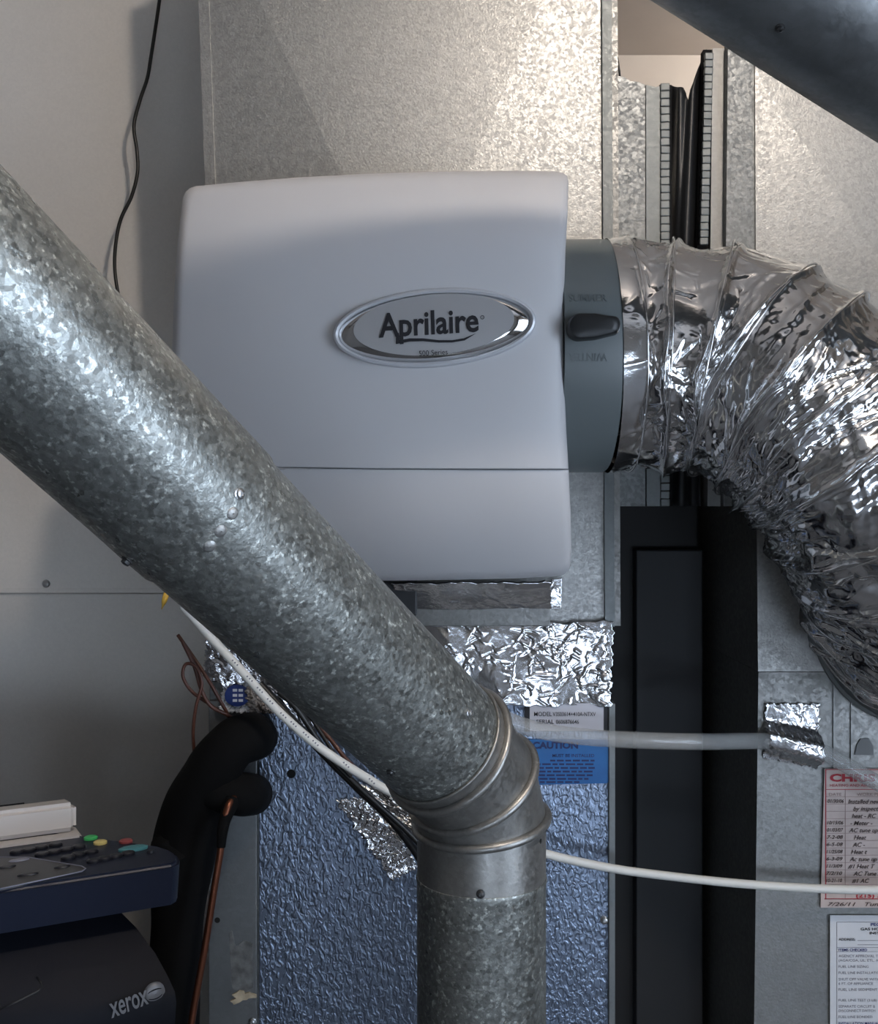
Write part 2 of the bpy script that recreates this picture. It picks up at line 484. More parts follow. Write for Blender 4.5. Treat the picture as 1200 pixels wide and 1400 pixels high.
# bare bulbs on the ceiling, one above the viewer, one unseen and added to brighten the back wall
def ceiling_bulb(pos, R, mat, label):
    lo = thing('ceiling_lamp', label, 'lamp', (pos.x, pos.y, CZ))
    v, f = revolve((pos.x, pos.y, CZ), (0, 0, -1), [(0, .0), (0, .055), (.012, .05), (.018, .022), (.045, .020), (.045, 0)], 32)
    mk('lamp_holder', v, f, frame_white, lo, smooth=True, auto=40)
    v, f = revolve(pos, (0, 0, 1), [(-R * math.cos(math.pi * k / 12), max(1e-4, R * math.sin(math.pi * k / 12))) for k in range(13)], 24)
    mk('bulb', v, f, mat, lo, smooth=True)
ceiling_bulb(BULB_POS, BULB_R, bulb_m, 'bare bulb in a ceiling lamp holder above the viewer')
ceiling_bulb(Vector((1.15, 2.25, CZ - .085)), .03, fill_bulb_m, 'unseen bulb added behind the ducts to brighten the back wall and ceiling')

# ------------------------------------------------------------------ screws
SCREW = {}
def screw(parent, pos, nrm, r=.0045, mat=None, kind='hex'):
    mat = mat or screw_m
    key = (kind, mat.name)
    if key not in SCREW:
        bm = bmesh.new()
        def ring(n, rad, z): return [bm.verts.new((rad * math.cos(2 * math.pi * k / n), rad * math.sin(2 * math.pi * k / n), z)) for k in range(n)]
        if kind == 'hex':
            rings = [ring(12, 1.25, -.3), ring(12, 1.25, .18), ring(12, .92, .3), ring(12, .86, .85), ring(12, .45, .98), ring(12, .40, .72)]
        elif kind == 'hole':
            rings = [ring(12, 1.0, -.1), ring(12, 1.0, .04), ring(12, .7, .05)]
        else:
            rings = [ring(12, 1.1, -.3), ring(12, 1.05, .1), ring(12, .75, .42), ring(12, .3, .5)]
        for a, b in zip(rings, rings[1:]):
            for k in range(12): bm.faces.new((a[k], a[(k + 1) % 12], b[(k + 1) % 12], b[k]))
        bm.faces.new(rings[-1])
        if kind == 'slot':
            pass
        me = bpy.data.meshes.new('screw'); bm.to_mesh(me); bm.free(); me.materials.append(mat)
        SCREW[key] = me
    o = bpy.data.objects.new('punched_hole' if kind == 'hole' else 'screw', SCREW[key]); COL.objects.link(o)
    o.parent = parent; o.location = Vector(pos) - woff(parent)
    o.rotation_mode = 'QUATERNION'; o.rotation_quaternion = Vector(nrm).to_track_quat('Z', 'Y')
    o.scale = (r, r, r)
    return o
def screw_at(surface, parent, px, py, r=.0045, mat=None, kind='hex'):
    p, n = hit(surface, px, py)
    if p is None: print('MISS screw', px, py); return
    return screw(parent, p, n, r, mat, kind)

# ------------------------------------------------------------------ sheet-metal duct on the left
LD = 1.52
lz = at(0, 810, LD).z
left = thing('return_air_duct', 'large pale grey sheet metal duct at the left behind the black wire', 'duct', (-.75, LD + .2, 0))
lx0, lx1 = -1.25, -.312
up = box('upper_sheet', lx0, lx1, LD, LD + .40, lz, CZ - .02, galv_left, left, .002)
box('lower_sheet', lx0 + .003, lx1 - .003, LD + .004, LD + .396, 0, lz - .0015, galv_left, left, .002)
box('seam_lip', lx0, lx1, LD - .0015, LD + .003, lz - .0005, lz + .006, galv_left, left)
for (px, py) in ((63, 798),): screw_at(up, left, px, py, .0058, screw_m, 'pan')
screw_at(up, left, -150, 798, .0058, screw_m, 'pan')

# ------------------------------------------------------------------ supply plenum with cross-broken front
PD = 1.27
plen = thing('supply_plenum', 'tall galvanized plenum box the humidifier hangs on', 'duct', (-.05, PD + .25, at(0, 850, PD).z))
def lft(y): return 272 + .035 * max(y, -250)
ytop, ybot = -190, 856
TL, TR = at(lft(ytop), ytop, PD), at(824, ytop, PD)
BL, BR = at(lft(ybot), ybot, PD), at(832, ybot, PD)
cc = at(556, 430, PD - .0105)
dv = Vector((0, .5, 0))
vs = [TL, TR, BR, BL, cc, TL + dv, TR + dv, BR + dv, BL + dv]
fs = [[0, 1, 4], [1, 2, 4], [2, 3, 4], [3, 0, 4]]
pf = mk('front_panel', vs[:5], fs, galv_plenum, plen)
mk('side_panels', [TL, TR, BR, BL, TL + dv, TR + dv, BR + dv, BL + dv], [[0, 4, 7, 3], [1, 2, 6, 5], [0, 1, 5, 4], [4, 5, 6, 7], [3, 7, 6, 2]], galv_plenum, plen)
# folded lock seam down the right edge
for nm, xa, xb, d0, d1 in (('lock_seam', 821, 834, PD - .006, PD + .01), ('seam_flange', 836, 844, PD + .004, PD + .03)):
    p0, p1 = at(xa, ytop, PD), at(xb, ytop, PD); q0, q1 = at(xa + 5, ybot, PD), at(xb + 5, ybot, PD)
    v, f = prism([Vector((p0.x, d0, p0.z)), Vector((p1.x, d0, p1.z)), Vector((q1.x, d0, q1.z)), Vector((q0.x, d0, q0.z))], (0, d1 - d0, 0))
    mk(nm, v, f, strip_grey if nm == 'lock_seam' else galv_right, plen)
p0, p1, q0, q1 = at(lft(ytop), ytop, PD), at(lft(ytop) + 14, ytop, PD), at(lft(ybot), ybot, PD), at(lft(ybot) + 14, ybot, PD)
e = Vector((0, -.003, 0))
v, f = prism([p0 + e, p1 + e, q1 + e, q0 + e], (0, .006, 0)); mk('edge_lap', v, f, galv_plenum, plen)

# ------------------------------------------------------------------ coil cabinet under the plenum
CD = 1.258
coil = thing('coil_cabinet', 'embossed silver coil cabinet below the plenum behind the flue elbow', 'cabinet', (-.03, CD + .25, 0))
c0, c1 = at(285, 960, CD), at(834, 850, CD)
box('cabinet_body', c0.x, c1.x, CD + .004, CD + .5, 0, at(0, 858, CD).z, galv_spangle, coil, .002)
emb = pxbox('embossed_panel', 354, 834, 962, 1960, CD - .001, .006, stucco_foil, coil, .001, 'hammered bluish silver aluminium front panel')
cp = pxbox('corner_post', 285, 351, 958, 1960, CD - .003, .01, galv(
    'dull_steel', (.20, .21, .215), .45, .75, 220, .15, 0, 300, .1, .15, .25), coil, .001)
pxbox('edge_strip', 832, 841, 962, 1960, CD - .006, .02, strip_grey, coil, .001)
flg = pxbox('top_flange', 566, 752, 829, 856, PD - .022, .03, galv_right, coil, .001)
pxbox('drain_shelf', 505, 570, 796, 842, PD - .04, .05, plastic_base, coil, .002)
foil_patch('foil_tape', [at(548, 833, PD - .02), at(753, 832, PD - .02), at(753, 795, PD - .045), at(535, 797, PD - .045)], foil, coil, 100, 30, .07, (8, 40), 11, 1, .0006, nc=12, label='smooth shiny foil tape under the humidifier')
foil_patch('foil_tape', [at(752, 832, PD - .018), at(767, 832, PD - .018), at(768, 790, PD - .018), at(753, 792, PD - .018)], foil, coil, 14, 40, .06, (15, 60), 12, 1, .0003, nc=4)
foil_patch('foil_tape', [at(540, 966, CD - .001), at(834, 964, CD - .001), at(838, 850, PD - .008), at(540, 854, PD - .008)], foil, coil, 220, 100, .13, (14, 90), 5, 1.0, .0010, label='crumpled foil tape sealing the cabinet to the plenum')
foil_patch('foil_tape', [at(279, 925, CD - .012), at(455, 1010, CD - .006), at(400, 930, CD - .006), at(283, 872, CD - .012)], foil_mat('dull_foil', (.5, .5, .52), .2), coil, 80, 50, .18, (20, 120), 6, 1, .001)
foil_patch('foil_tape', [at(536, 1202, CD - .003), at(572, 1184, CD - .003), at(512, 1088, CD - .003), at(460, 1094, CD - .003)], foil, coil, 50, 110, .12, (18, 90), 8, 1, .0014, nc=45, label='foil tape strip slanting down the embossed panel')
foil_patch('foil_tape', [at(545, 1150, CD - .010), at(590, 1160, CD - .010), at(560, 1090, CD - .008), at(490, 1070, CD - .008)], foil_mat('wrapped_foil', (.62, .6, .57), .2), coil, 50, 70, .2, (25, 140), 9, 1, .0012)
for (px, py, m, k, r) in ((826, 1258, screw_m, 'hex', .0042), (398, 1058, hole_m, 'hole', .0055), (345, 1397, screw_m, 'hex', .0042)):
    screw_at(emb if px > 354 else cp, coil, px, py, r, m, k)
screw(coil, at(827, 927, CD - .012), (0, -1, 0), .0045)
for (px, py) in ((334, 1112), (297, 1258)): screw_at(cp, coil, px, py, .0035, hole_m, 'hole')
# torn tape left on the corner post
pr = []
for k in range(18):
    a = 2 * math.pi * k / 18; rr = 1 + .35 * math.sin(3 * a + 1) + .2 * math.sin(7 * a)
    pr.append(at(331 + 15 * rr * math.cos(a), 1362 + 7 * rr * math.sin(a) - 3 * math.cos(a), CD - .003))
v, f = prism([p + Vector((0, -.003, 0)) for p in pr], (0, .0035, 0)); mk('torn_tape', v, f, tan_tape, coil, label='torn tan tape scrap on the corner post')
pr = [at(x, y, CD - .003) for x, y in ((313, 1275), (317, 1272), (322, 1295), (334, 1285), (345, 1290), (346, 1350), (336, 1356), (318, 1352), (315, 1320))]
v, f = prism([p + Vector((0, -.0006, 0)) for p in pr], (0, .001, 0)); mk('adhesive_residue', v, f, residue, coil)
# stickers
xd, yd = Vector((1, 0, 0)), Vector((0, 0, 1))
def bar(px0, px1, py0, py1, D, mat, parent, name='printed_line', th=.0003):
    return pxbox(name, px0, px1, py0, py1, D, th, mat, parent)
ml = pxbox('model_label', 717, 833, 961, 1000, CD - .0035, .002, ink_black, coil, 0, 'white model and serial number label with black side bars')
bar(724, 825, 961.6, 999.4, CD - .0040, paper_label, ml, 'label_face', .0006)
lettering('MODEL', at(730, 979, CD - .0041), xd, yd, .0075, ink_black, ml, at(754, 0, CD).x - at(730, 0, CD).x, .004)
lettering('V3S03614+410A-NTXV', at(755.5, 979, CD - .0041), xd, yd, .0072, ink_black, ml, at(814, 0, CD).x - at(755.5, 0, CD).x, .004)
lettering('SERIAL', at(733, 989.5, CD - .0041), xd, yd, .0075, ink_black, ml, at(757, 0, CD).x - at(733, 0, CD).x, .004)
lettering('0606876646', at(760, 989.5, CD - .0041), xd, yd, .0072, ink_black, ml, at(791, 0, CD).x - at(760, 0, CD).x, .004)
pts = []
for cx, cy, a0 in ((828, 1016, -90), (828, 1066, 0), (735, 1068, 90), (724, 1016, 180)):
    for k in range(5):
        a = math.radians(a0 + 90 * k / 4); pts.append(at(cx + 5 * math.cos(a), cy + 5 * math.sin(a), CD - .0035))
v, f = prism(pts, (0, .002, 0)); bl = mk('caution_label', v, f, blue_label_m, coil, label='blue caution label with fine dark print')
blue_print = plain('navy_print', (.004, .02, .11), .5)
lettering('CAUTION', at(728, 1023, CD - .0036), xd, yd, .011, blue_print, bl, at(790, 0, CD).x - at(728, 0, CD).x, .045)
lettering('MUST BE INSTALLED', at(755, 1035, CD - .0036), xd, yd, .0055, blue_print, bl, at(812, 0, CD).x - at(755, 0, CD).x, .01)
rnd = random.Random(3)
for row, (y, x1) in enumerate(((1040, 814), (1045, 813), (1050, 813), (1055, 814), (1060, 813), (1065, 806), (1069.5, 796))):
    x = 733 + row * .8 if row else 752
    vs = []; fs = []
    while x < x1 - 3:
        w = rnd.uniform(5, 13); a, b = at(x, y - 1.4, CD - .0038), at(min(x + w, x1), y + 1.1, CD - .0038)
        k = len(vs); vs += [Vector((a.x, a.y, a.z)), Vector((b.x, a.y, a.z)), Vector((b.x, a.y, b.z)), Vector((a.x, a.y, b.z))]
        fs.append([k, k + 1, k + 2, k + 3]); x += w + 2.2
    mk('fine_print', vs, fs, blue_print, bl)
# curled warning sticker behind the wires
st = foil_patch('warning_sticker', [at(300, 972, CD - .010), at(352, 975, CD - .012), at(350, 930, CD - .012), at(306, 938, CD - .010)], paper_white, coil, 40, 36, .12, (20, 60), 15, 1, .001, label='curled white sticker with a blue disc')
pr = [at(324 + 17 * math.cos(a) , 951 + 15 * math.sin(a), CD - .0185) for a in np.linspace(0, 2 * math.pi, 25)[:-1]]
v, f = prism(pr, (0, .0012, 0)); mk('blue_disc', v, f, plain('sticker_blue', (.01, .03, .16), .45), st)
for y in (944, 951, 958):
    for x in (318, 326): pxbox('printed_mark', x, x + 6, y - 2, y + 1.5, CD - .0192, .0006, paper_white, st)
foil_patch('sticker_flap', [at(342, 974, CD - .013), at(372, 973, CD - .013), at(352, 948, CD - .020), at(338, 940, CD - .020)], plain('sticker_back', (.40, .35, .31), .7), st, 24, 24, .1, (20, 60), 16)

# ------------------------------------------------------------------ duct on the right with cross-broken sheet
RD = 1.27
rx0 = at(1032, 0, RD).x; rx1 = 1.05
rdz = at(0, 918, RD).z
right = thing('trunk_duct', 'wide galvanized duct at the right carrying the papers and flexible duct', 'duct', (.7, RD + .25, 0))
T1, T2 = Vector((rx0, RD, at(0, 60, RD).z)), Vector((rx1, RD, at(0, 60, RD).z))
B1, B2 = Vector((at(1036, 0, RD).x, RD, rdz)), Vector((rx1, RD, rdz))
K1 = Vector((rx0, RD, at(0, 95, RD).z)); K2 = Vector((rx0 + .002, RD, at(0, 690, RD).z))
mid = at(1232, 396, RD - .011)
T3 = Vector((rx1, RD, K1.z)); T4 = Vector((rx1, RD, K2.z))
upr = mk('upper_sheet', [T1, T2, T3, K1, mid, K2, T4, B2, B1], [[0, 1, 2, 3], [3, 2, 4], [3, 4, 5], [2, 6, 4], [5, 4, 6], [5, 6, 7, 8]], galv_plenum, right)
vs = [T1, T2, B2, B1] + [p + Vector((0, .5, 0)) for p in (T1, T2, B2, B1)]
mk('side_sheets', vs, [[0, 4, 7, 3], [1, 2, 6, 5], [0, 1, 5, 4], [4, 5, 6, 7], [3, 7, 6, 2]], galv_right, right)
lo = [Vector((at(1037, 0, RD).x, RD, rdz)), Vector((rx1, RD, rdz)), Vector((rx1, RD, 0)), Vector((at(1022, 0, RD).x, RD, 0))]
v, f = prism([p + Vector((0, .001, -.001 if p.z > .1 else 0)) for p in lo], (0, .5, 0)); lor = mk('lower_sheet', v, f, galv_right, right)
for x in (1139, 1163):
    pxbox('seam_rib', x, x + 2.2, 930, 1100, RD - .0012, .002, galv_right, right)
# take-off collar where the flexible duct enters
TO = at(1258, 843, RD)
v, f = revolve(TO, (0, -1, 0), [(0, .137), (.006, .137), (.008, .133), (.03, .128), (.03, .118), (0, .118)], 72, True)
mk('takeoff_collar', v, f, strip_grey, right, smooth=True, auto=40)
pr = [at(x, y, RD) for x, y in ((1171, 1018), (1176, 1010), (1187, 1009), (1193, 1020), (1194, 1032), (1168, 1032))]
v, f = prism([p + Vector((0, -.0008, 0)) for p in pr], (0, .0012, 0)); mk('peeled_sticker', v, f, plain('peeled_grey', (.17, .175, .175), .6), right)

# ------------------------------------------------------------------ dark furnace panel and added black filler in the gap
furn = thing('furnace_panel_and_fill', 'dark furnace panel deep in the gap between the two ducts, with added black filler', 'cabinet', (.45, 1.9, 0))
box('cabinet_body', .235, .380, 1.50, 2.1, 0, at(0, 610, 1.50).z, gap_black, furn, .003)  # added black box fills the gap, its colour standing in for shade
box('access_panel', .284, .380, 1.475, 1.502, 0, at(0, 752, 1.475).z, gap_panel, furn, .002)

# ------------------------------------------------------------------ canvas duct connector
KD = 1.292
conn = thing('canvas_duct_connector', 'flexible connector with black canvas between two galvanized strips', 'duct connector', at(935, 690, KD))
def slab(name, pts, D, th, mat, parent=conn, label=None):
    v, f = prism([at(x, y, D) for x, y in pts], (0, th, 0)); return mk(name, v, f, mat, parent, label=label)
slab('spangled_strip', [(839, 101), (846, 104), (853, 105), (862, 111), (872, 112), (882, 116), (882, 692), (842, 692)], KD, .02, galv_spangle)
slab('smooth_strip', [(883, 116), (897, 119), (903, 117), (903, 692), (884, 692)], KD - .003, .02, strip_grey)
slab('smooth_strip', [(974, 66), (993, 66), (987, 692), (967, 692)], KD - .004, .02, galv(
    'pale_strip', (.32, .32, .31), .52, .7, 300, .1, 0, 400, .1, .1, .1))
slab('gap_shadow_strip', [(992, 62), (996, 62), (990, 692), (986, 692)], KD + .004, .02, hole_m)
slab('spangled_strip', [(995, 58), (1043, 98), (1042, 400), (1040, 692), (989, 692)], RD + .003, .016, galv_spangle)
v, f = box_mesh(-.5, .5, -.5, .5, -.5, .5, .13)
tab_me = bpy.data.meshes.new('crimp_tab'); tab_me.from_pydata([tuple(p) for p in v], [], f); tab_me.materials.append(strip_grey)
def tab(px, py, w, h, tilt):
    o = bpy.data.objects.new('crimp_tab', tab_me); COL.objects.link(o); o.parent = conn
    o.location = at(px, py, KD - .003) - conn.location
    o.scale = (w / F * KD, .007, h / F * KD); o.rotation_euler = (0, tilt, random.uniform(-.12, .12))
for k in range(54):
    y = 120 + 10.7 * k
    if 336 < y < 632 or y > 690: continue
    tab(908.5, y, 12.5, 10.2, random.uniform(-.03, .03))
for k in range(26):
    y = 78 + 10.1 * k
    tab(968.5 - (y - 78) * .027, y, 11.5, 9.7, random.uniform(-.03, .03))
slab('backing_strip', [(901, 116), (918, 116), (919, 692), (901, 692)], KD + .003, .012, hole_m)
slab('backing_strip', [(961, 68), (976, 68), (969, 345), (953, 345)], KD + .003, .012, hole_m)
# folded black canvas
nu, nv = 40, 60; vs = []; fs = []
for j in range(nv):
    t = j / (nv - 1)
    for i in range(nu):
        u = i / (nu - 1)
        xl, xr = 914, 966 - 8 * min(1, t * 2.4)
        x = xl + (xr - xl) * u
        yt = 117 + 3 * u * 3 if u < .35 else (120 + 20 * (u - .35) / .2 if u < .55 else (140 - 72 * ((u - .55) / .45) ** .6))
        y = yt + (692 - yt) * t
        d = KD + .012 + .012 * math.sin(u * 7 + .9 + 1.3 * t) + .003 * math.sin(u * 17 + 4 * t) + .05 * max(0, (u - .3) * (.75 - u)) * 4 * max(0, 1 - 3 * t)
        vs.append(at(x, y, d))
for j in range(nv - 1):
    for i in range(nu - 1):
        a = j * nu + i; fs.append([a, a + 1, a + nu + 1, a + nu])
n0 = len(vs)
cv = mk('canvas', vs, fs, fabric_black, conn, smooth=True, label='folded black canvas sleeve')
sm = cv.modifiers.new('thickness', 'SOLIDIFY'); sm.thickness = .002; sm.offset = -1

# ------------------------------------------------------------------ humidifier
hum = thing('furnace_humidifier', 'light grey bypass humidifier with an oval silver badge', 'humidifier', at(505, 792, 1.13))
def dsurf(x, y):
    d = 1.0 + .045 * max(0, (700 - x) / 450) ** 2 + .010 * max(0, (x - 700) / 80) ** 2
    d += .030 * max(0, (345 - y) / 110) ** 2
    d += .012 * max(0, (y - 470) / 170) ** 2
    if y > 641: d += .0030 + .036 * ((y - 641) / 150) ** 2
    return d
def densify(poly, step=5):
    out = []
    for i in range(len(poly)):
        a = np.array(poly[i], float); b = np.array(poly[(i + 1) % len(poly)], float)
        n = max(1, int(np.linalg.norm(b - a) / step))
        for k in range(n): out.append(a + (b - a) * k / n)
    return np.array(out)
def shell(name, poly, crease_y, outer_r, mat, back, label=None):
    P = densify(poly); c = P.mean(0)
    segA = P; segB = np.roll(P, -1, 0)
    # distance to the outer edge and to the crease, in pixels
    crease = (np.abs(segA[:, 1] - crease_y) < 4) & (np.abs(segB[:, 1] - crease_y) < 4)
    def dist(q, sel):
        a = segA[sel]; d = segB[sel] - a; L = (d * d).sum(1) + 1e-9
        t = np.clip(((q - a) * d).sum(1) / L, 0, 1)
        return np.sqrt((((a + d * t[:, None]) - q) ** 2).sum(1).min())
    S = [1, .9985, .996, .992, .987, .98, .97, .955, .935, .91, .87, .8, .7, .58, .44, .3, .15]
    vs = []; fs = []; n = len(P)
    for s in S:
        for q in P:
            p = c + (q - c) * s
            do = dist(p, ~crease); dc = dist(p, crease)
            r = outer_r; off = r - math.sqrt(max(0, r * r - max(0, r - do) ** 2))
            r2 = 2.0; off = max(off, r2 - math.sqrt(max(0, r2 * r2 - max(0, r2 - dc) ** 2)))
            vs.append(at(p[0], p[1], dsurf(*p) + off / F * 1.2))
    for i in range(len(S) - 1):
        for k in range(n):
            l = (k + 1) % n; fs.append([i * n + k, i * n + l, (i + 1) * n + l, (i + 1) * n + k])
    vs.append(at(c[0], c[1], dsurf(*c))); m = len(S) - 1
    for k in range(n): fs.append([m * n + k, m * n + (k + 1) % n, len(vs) - 1])
    b0 = len(vs)
    for q in P:
        w = vs[len(vs) - b0] if False else None
        d = dsurf(*q) + outer_r / F
        p = at(q[0], q[1], d); cw = at(c[0], c[1], d)
        p2 = p + (cw - p) * .006
        vs.append(Vector((p2.x, back, p2.z)))
    for k in range(n):
        l = (k + 1) % n; fs.append([k, l, b0 + l, b0 + k])
    fs.append([b0 + k for k in range(n)])
    return mk(name, vs, fs, mat, hum, smooth=True, auto=35, label=label)
upper = shell('upper_cover', [(237, 640), (234, 560), (235, 480), (238, 400), (243, 330), (248, 282), (250, 270), (254, 262), (260, 257), (268, 254.5), (330, 248.5), (400, 243), (500, 237.5), (600, 234.5), (700, 233.5), (755, 234), (768, 236), (775, 240), (777, 248), (776, 290), (773, 340), (771, 400), (770, 450), (771, 520), (774, 590), (777, 641.5), (640, 641.5), (500, 640.5), (370, 638.5)], 640.5, 11, plastic_cover, 1.17)
lower = shell('lower_cover', [(237, 641), (371, 639.3), (500, 641.3), (640, 642.3), (777.2, 642.3), (780, 700), (781, 750), (780, 771), (777, 780), (770, 786), (758, 788), (700, 791), (600, 793), (540, 794), (400, 793), (280, 790), (260, 787), (250, 780), (245, 765), (240, 700)], 641, 11, plastic_cover, 1.17)
a, b = at(262, 275, 1.10), at(768, 770, 1.10)
box('base', a.x, b.x, 1.165, PD - .003, b.z, a.z, plastic_base, hum, .006)
box('side_wall', at(752, 0, 1.05).x, at(768, 0, 1.05).x, 1.09, PD - .004, at(0, 760, 1.05).z, at(0, 275, 1.05).z, plastic_cover, hum, .006)

# badge
Lp, Rp = at(458, 461, dsurf(458, 461)), at(731, 438.5, dsurf(731, 438))
bc = (Lp + Rp) / 2; bx = (Rp - Lp).normalized(); bn = bx.cross(Vector((0, 0, 1))).normalized(); bu = bn.cross(bx)
p, _n = hit(upper, 594, 450)
if p is not None: bc = bc + bn * max(0, (p - bc).dot(bn))
ba, bb = (Rp - Lp).length / 2, .0375
def ell(rows, name, mat, parent, n=96, fill=True, sm=40):
    """rows: (semi axis a, semi axis b, shift up, height)"""
    vs = []; fs = []
    for (A, B, s, h) in rows:
        for k in range(n):
            th = 2 * math.pi * k / n
            vs.append(bc + bx * (A * math.cos(th)) + bu * (B * math.sin(th) + s) + bn * h)
    for i in range(len(rows) - 1):
        for k in range(n):
            l = (k + 1) % n; fs.append([i * n + k, i * n + l, (i + 1) * n + l, (i + 1) * n + k])
    if fill: fs.append([(len(rows) - 1) * n + k for k in range(n)])
    return mk(name, vs, fs, mat, parent, smooth=True, auto=sm)
badge = ell([(ba + .001, bb + .001, 0, -.010), (ba + .001, bb + .001, 0, .001), (ba, bb, 0, .0035), (ba - .002, bb - .002, 0, .0045), (ba - .004, bb - .004, 0, .003), (ba - .0045, bb - .0045, 0, .0008), (ba - .0046, bb - .0046, 0, -.001)], 'badge', rim_plastic, hum)
badge['label'] = 'oval silver badge with black lettering'
ia, ib, sh = .0785, .0295, .0022
rows = []
for t in np.linspace(0, 1, 7):
    rows.append((ba - .005 + (ia - ba + .005) * t, bb - .005 + (ib - bb + .005) * t, sh * t, .0006 + .0062 * math.sin(t * 1.4)))
ell(rows, 'chrome_bevel', chrome, badge, fill=False, sm=80)
ell([(ia, ib, sh, .0068), (ia * .6, ib * .6, sh, .0074), (ia * .2, ib * .2, sh, .0078)], 'badge_face', badge_silver, badge, sm=80)
fc = bc + bn * .0082
def onb(px, py, lift=0): return ray_plane(px, py, fc + bn * lift, bn)
s0, s1 = onb(518, 461), onb(655, 452.5)
lettering('Aprilaire', s0, s1 - s0, bu, .0325, ink_black, badge, (s1 - s0).length, .022, .05)
sw_t = [(541.5, 455), (545, 455), (546, 465), (560, 462.5), (578, 462.5), (600, 465), (618, 465), (634, 462.5), (651, 455.5)]
sw_b = [(635, 465.5), (618, 468.2), (600, 468.5), (578, 466.5), (560, 467), (541, 470.5)]
poly = [onb(x, y, .0005) for x, y in sw_t + sw_b]
mk('swoosh', poly, [list(range(len(poly)))], ink_black, badge)
s0, s1 = onb(573, 487), onb(612, 484.5)
lettering('500 Series', s0, s1 - s0, bu, .0075, ink_black, badge, (s1 - s0).length, .0, 0)
s0, s1 = onb(656.5, 434), onb(662, 433.6)
v, f = torus((s0 + s1) / 2, bn, .0017, .0003, 20, 5); mk('registered_mark', v, f, ink_black, badge)

# damper collar and lever
KR, KY = .1265, 1.13
kz = at(0, 489, KY).z; ko = Vector((at(738, 0, KY).x, KY, kz)); kl = at(848, 0, 1.03).x - ko.x
v, f = revolve(ko, (1, 0, 0), [(0, .05), (0, KR - .03), (.1236 - ko.x, KR - .03), (.1236 - ko.x, KR), (kl - .003, KR), (kl, KR - .0015), (kl, KR - .006), (kl * .4, KR - .006)], 96)
collar = mk('damper_collar', v, f, plastic_collar, hum, smooth=True, auto=35, label='dark grey round damper outlet')
for s, y, flip in (('SUMMER', 412, False), ('WINTER', 489, True)):
    p, n = hit(collar, 804, y)
    yd2 = n.cross(Vector((1, 0, 0))).normalized(); yd2 = yd2 if yd2.z > 0 else -yd2
    w = at(831, 0, p.y).x - at(779, 0, p.y).x
    if not flip: lettering(s, p - Vector((w / 2, 0, 0)), (1, 0, 0), yd2, .011, plastic_collar, collar, w, .01, 0, .02)
    else: lettering(s, p + Vector((w / 2, 0, 0)) + yd2 * .004, (-1, 0, 0), -yd2, .011, plastic_collar, collar, w, .01, 0, .02)
pc, nc = hit(collar, 805, 446)
kn = Vector((0, -1, 0)); K = pc + kn * .001
def kpt(px, py, h):
    q = ray_plane(px, py, K + kn * .016, kn); return q - kn * (.016 - h)
out = []
for k in range(19):
    a = math.radians(90 + 180 * k / 18 - 2); out.append((793 + 17.5 * math.cos(a) * .95, 445 - 18 * math.sin(a)))
out += [(815, 461.5), (832, 457.5)]
for k in range(9):
    a = math.radians(-90 + 180 * k / 8); out.append((842 + 8 * math.cos(a), 443 - 12 * math.sin(a)))
out += [(832, 430), (815, 427)]
vs = []; fs = []; n = len(out); cxy = np.mean(out, 0)
rows = [(1.0, -.004), (1.0, .008), (.97, .013), (.9, .0155), (.7, .0165), (.3, .017)]
for s, h in rows:
    for q in out: vs.append(kpt(cxy[0] + (q[0] - cxy[0]) * s, cxy[1] + (q[1] - cxy[1]) * s, h))
for i in range(len(rows) - 1):
    for k in range(n): fs.append([i * n + k, i * n + (k + 1) % n, (i + 1) * n + (k + 1) % n, (i + 1) * n + k])
fs.append([(len(rows) - 1) * n + k for k in range(n)]); fs.append(list(range(n)))
mk('damper_lever', vs, fs, black_plastic, hum, smooth=True, auto=45, label='black teardrop damper lever')

# ------------------------------------------------------------------ foil flexible duct
flex = thing('foil_flexible_duct', 'crinkled shiny foil duct curving from the humidifier down to the right', 'duct', at(1230, 960, 1.1))
ctl = [Vector((.1835, KY, kz)), Vector((.224, KY - .001, kz + .001)), at(985, 494, 1.112), at(1066, 533, 1.088), at(1140, 590, 1.068), at(1198, 665, 1.062), at(1236, 732, 1.083), at(1256, 790, 1.13), at(1262, 828, 1.195), at(1259, 845, 1.262)]
NS, NT, FR = 620, 440, .1225
path = catmull(ctl, 1200)
L = np.concatenate([[0], np.cumsum([(b - a).length for a, b in zip(path, path[1:])])])
tot = L[-1]; PA = np.array([tuple(p) for p in path])
sv = np.linspace(0, tot, NS)
PA = np.stack([np.interp(sv, L, PA[:, k]) for k in range(3)], 1)
fr = frames([Vector(p) for p in PA])
Tn = np.array([tuple(q[0]) for q in fr]); N1 = np.array([tuple(q[1]) for q in fr]); N2 = np.array([tuple(q[2]) for q in fr])
th = np.linspace(0, 2 * math.pi, NT, endpoint=False)
SS, TH = np.meshgrid(sv, th, indexing='ij'); S_ = SS.ravel(); T_ = TH.ravel()
Q = np.stack([S_, FR * np.cos(T_), FR * np.sin(T_)], 1)
pitch = .047
ph = ((S_ - .022 + pitch * .06 * np.sin(T_)) / pitch) % 1.0
ridge = np.exp(-(np.minimum(ph, 1 - ph) / .055) ** 2)
sag = np.sin(np.pi * ph) ** 1.0
begin = np.clip((S_ - .005) / .05, 0, 1)
outer = .5 + .5 * np.cos(T_ + .35)                      # taut outer side of the bend
w2 = np.clip((S_ - .09) / .12, 0, 1)
h = (.0040 * ridge - .0050 * sag) * begin
circ = 2 * math.pi * FR; AR = T_ * FR
# broad dents
h += crumple(Q, 5, 7, 18, 21, .12) * (1 - .3 * outer)
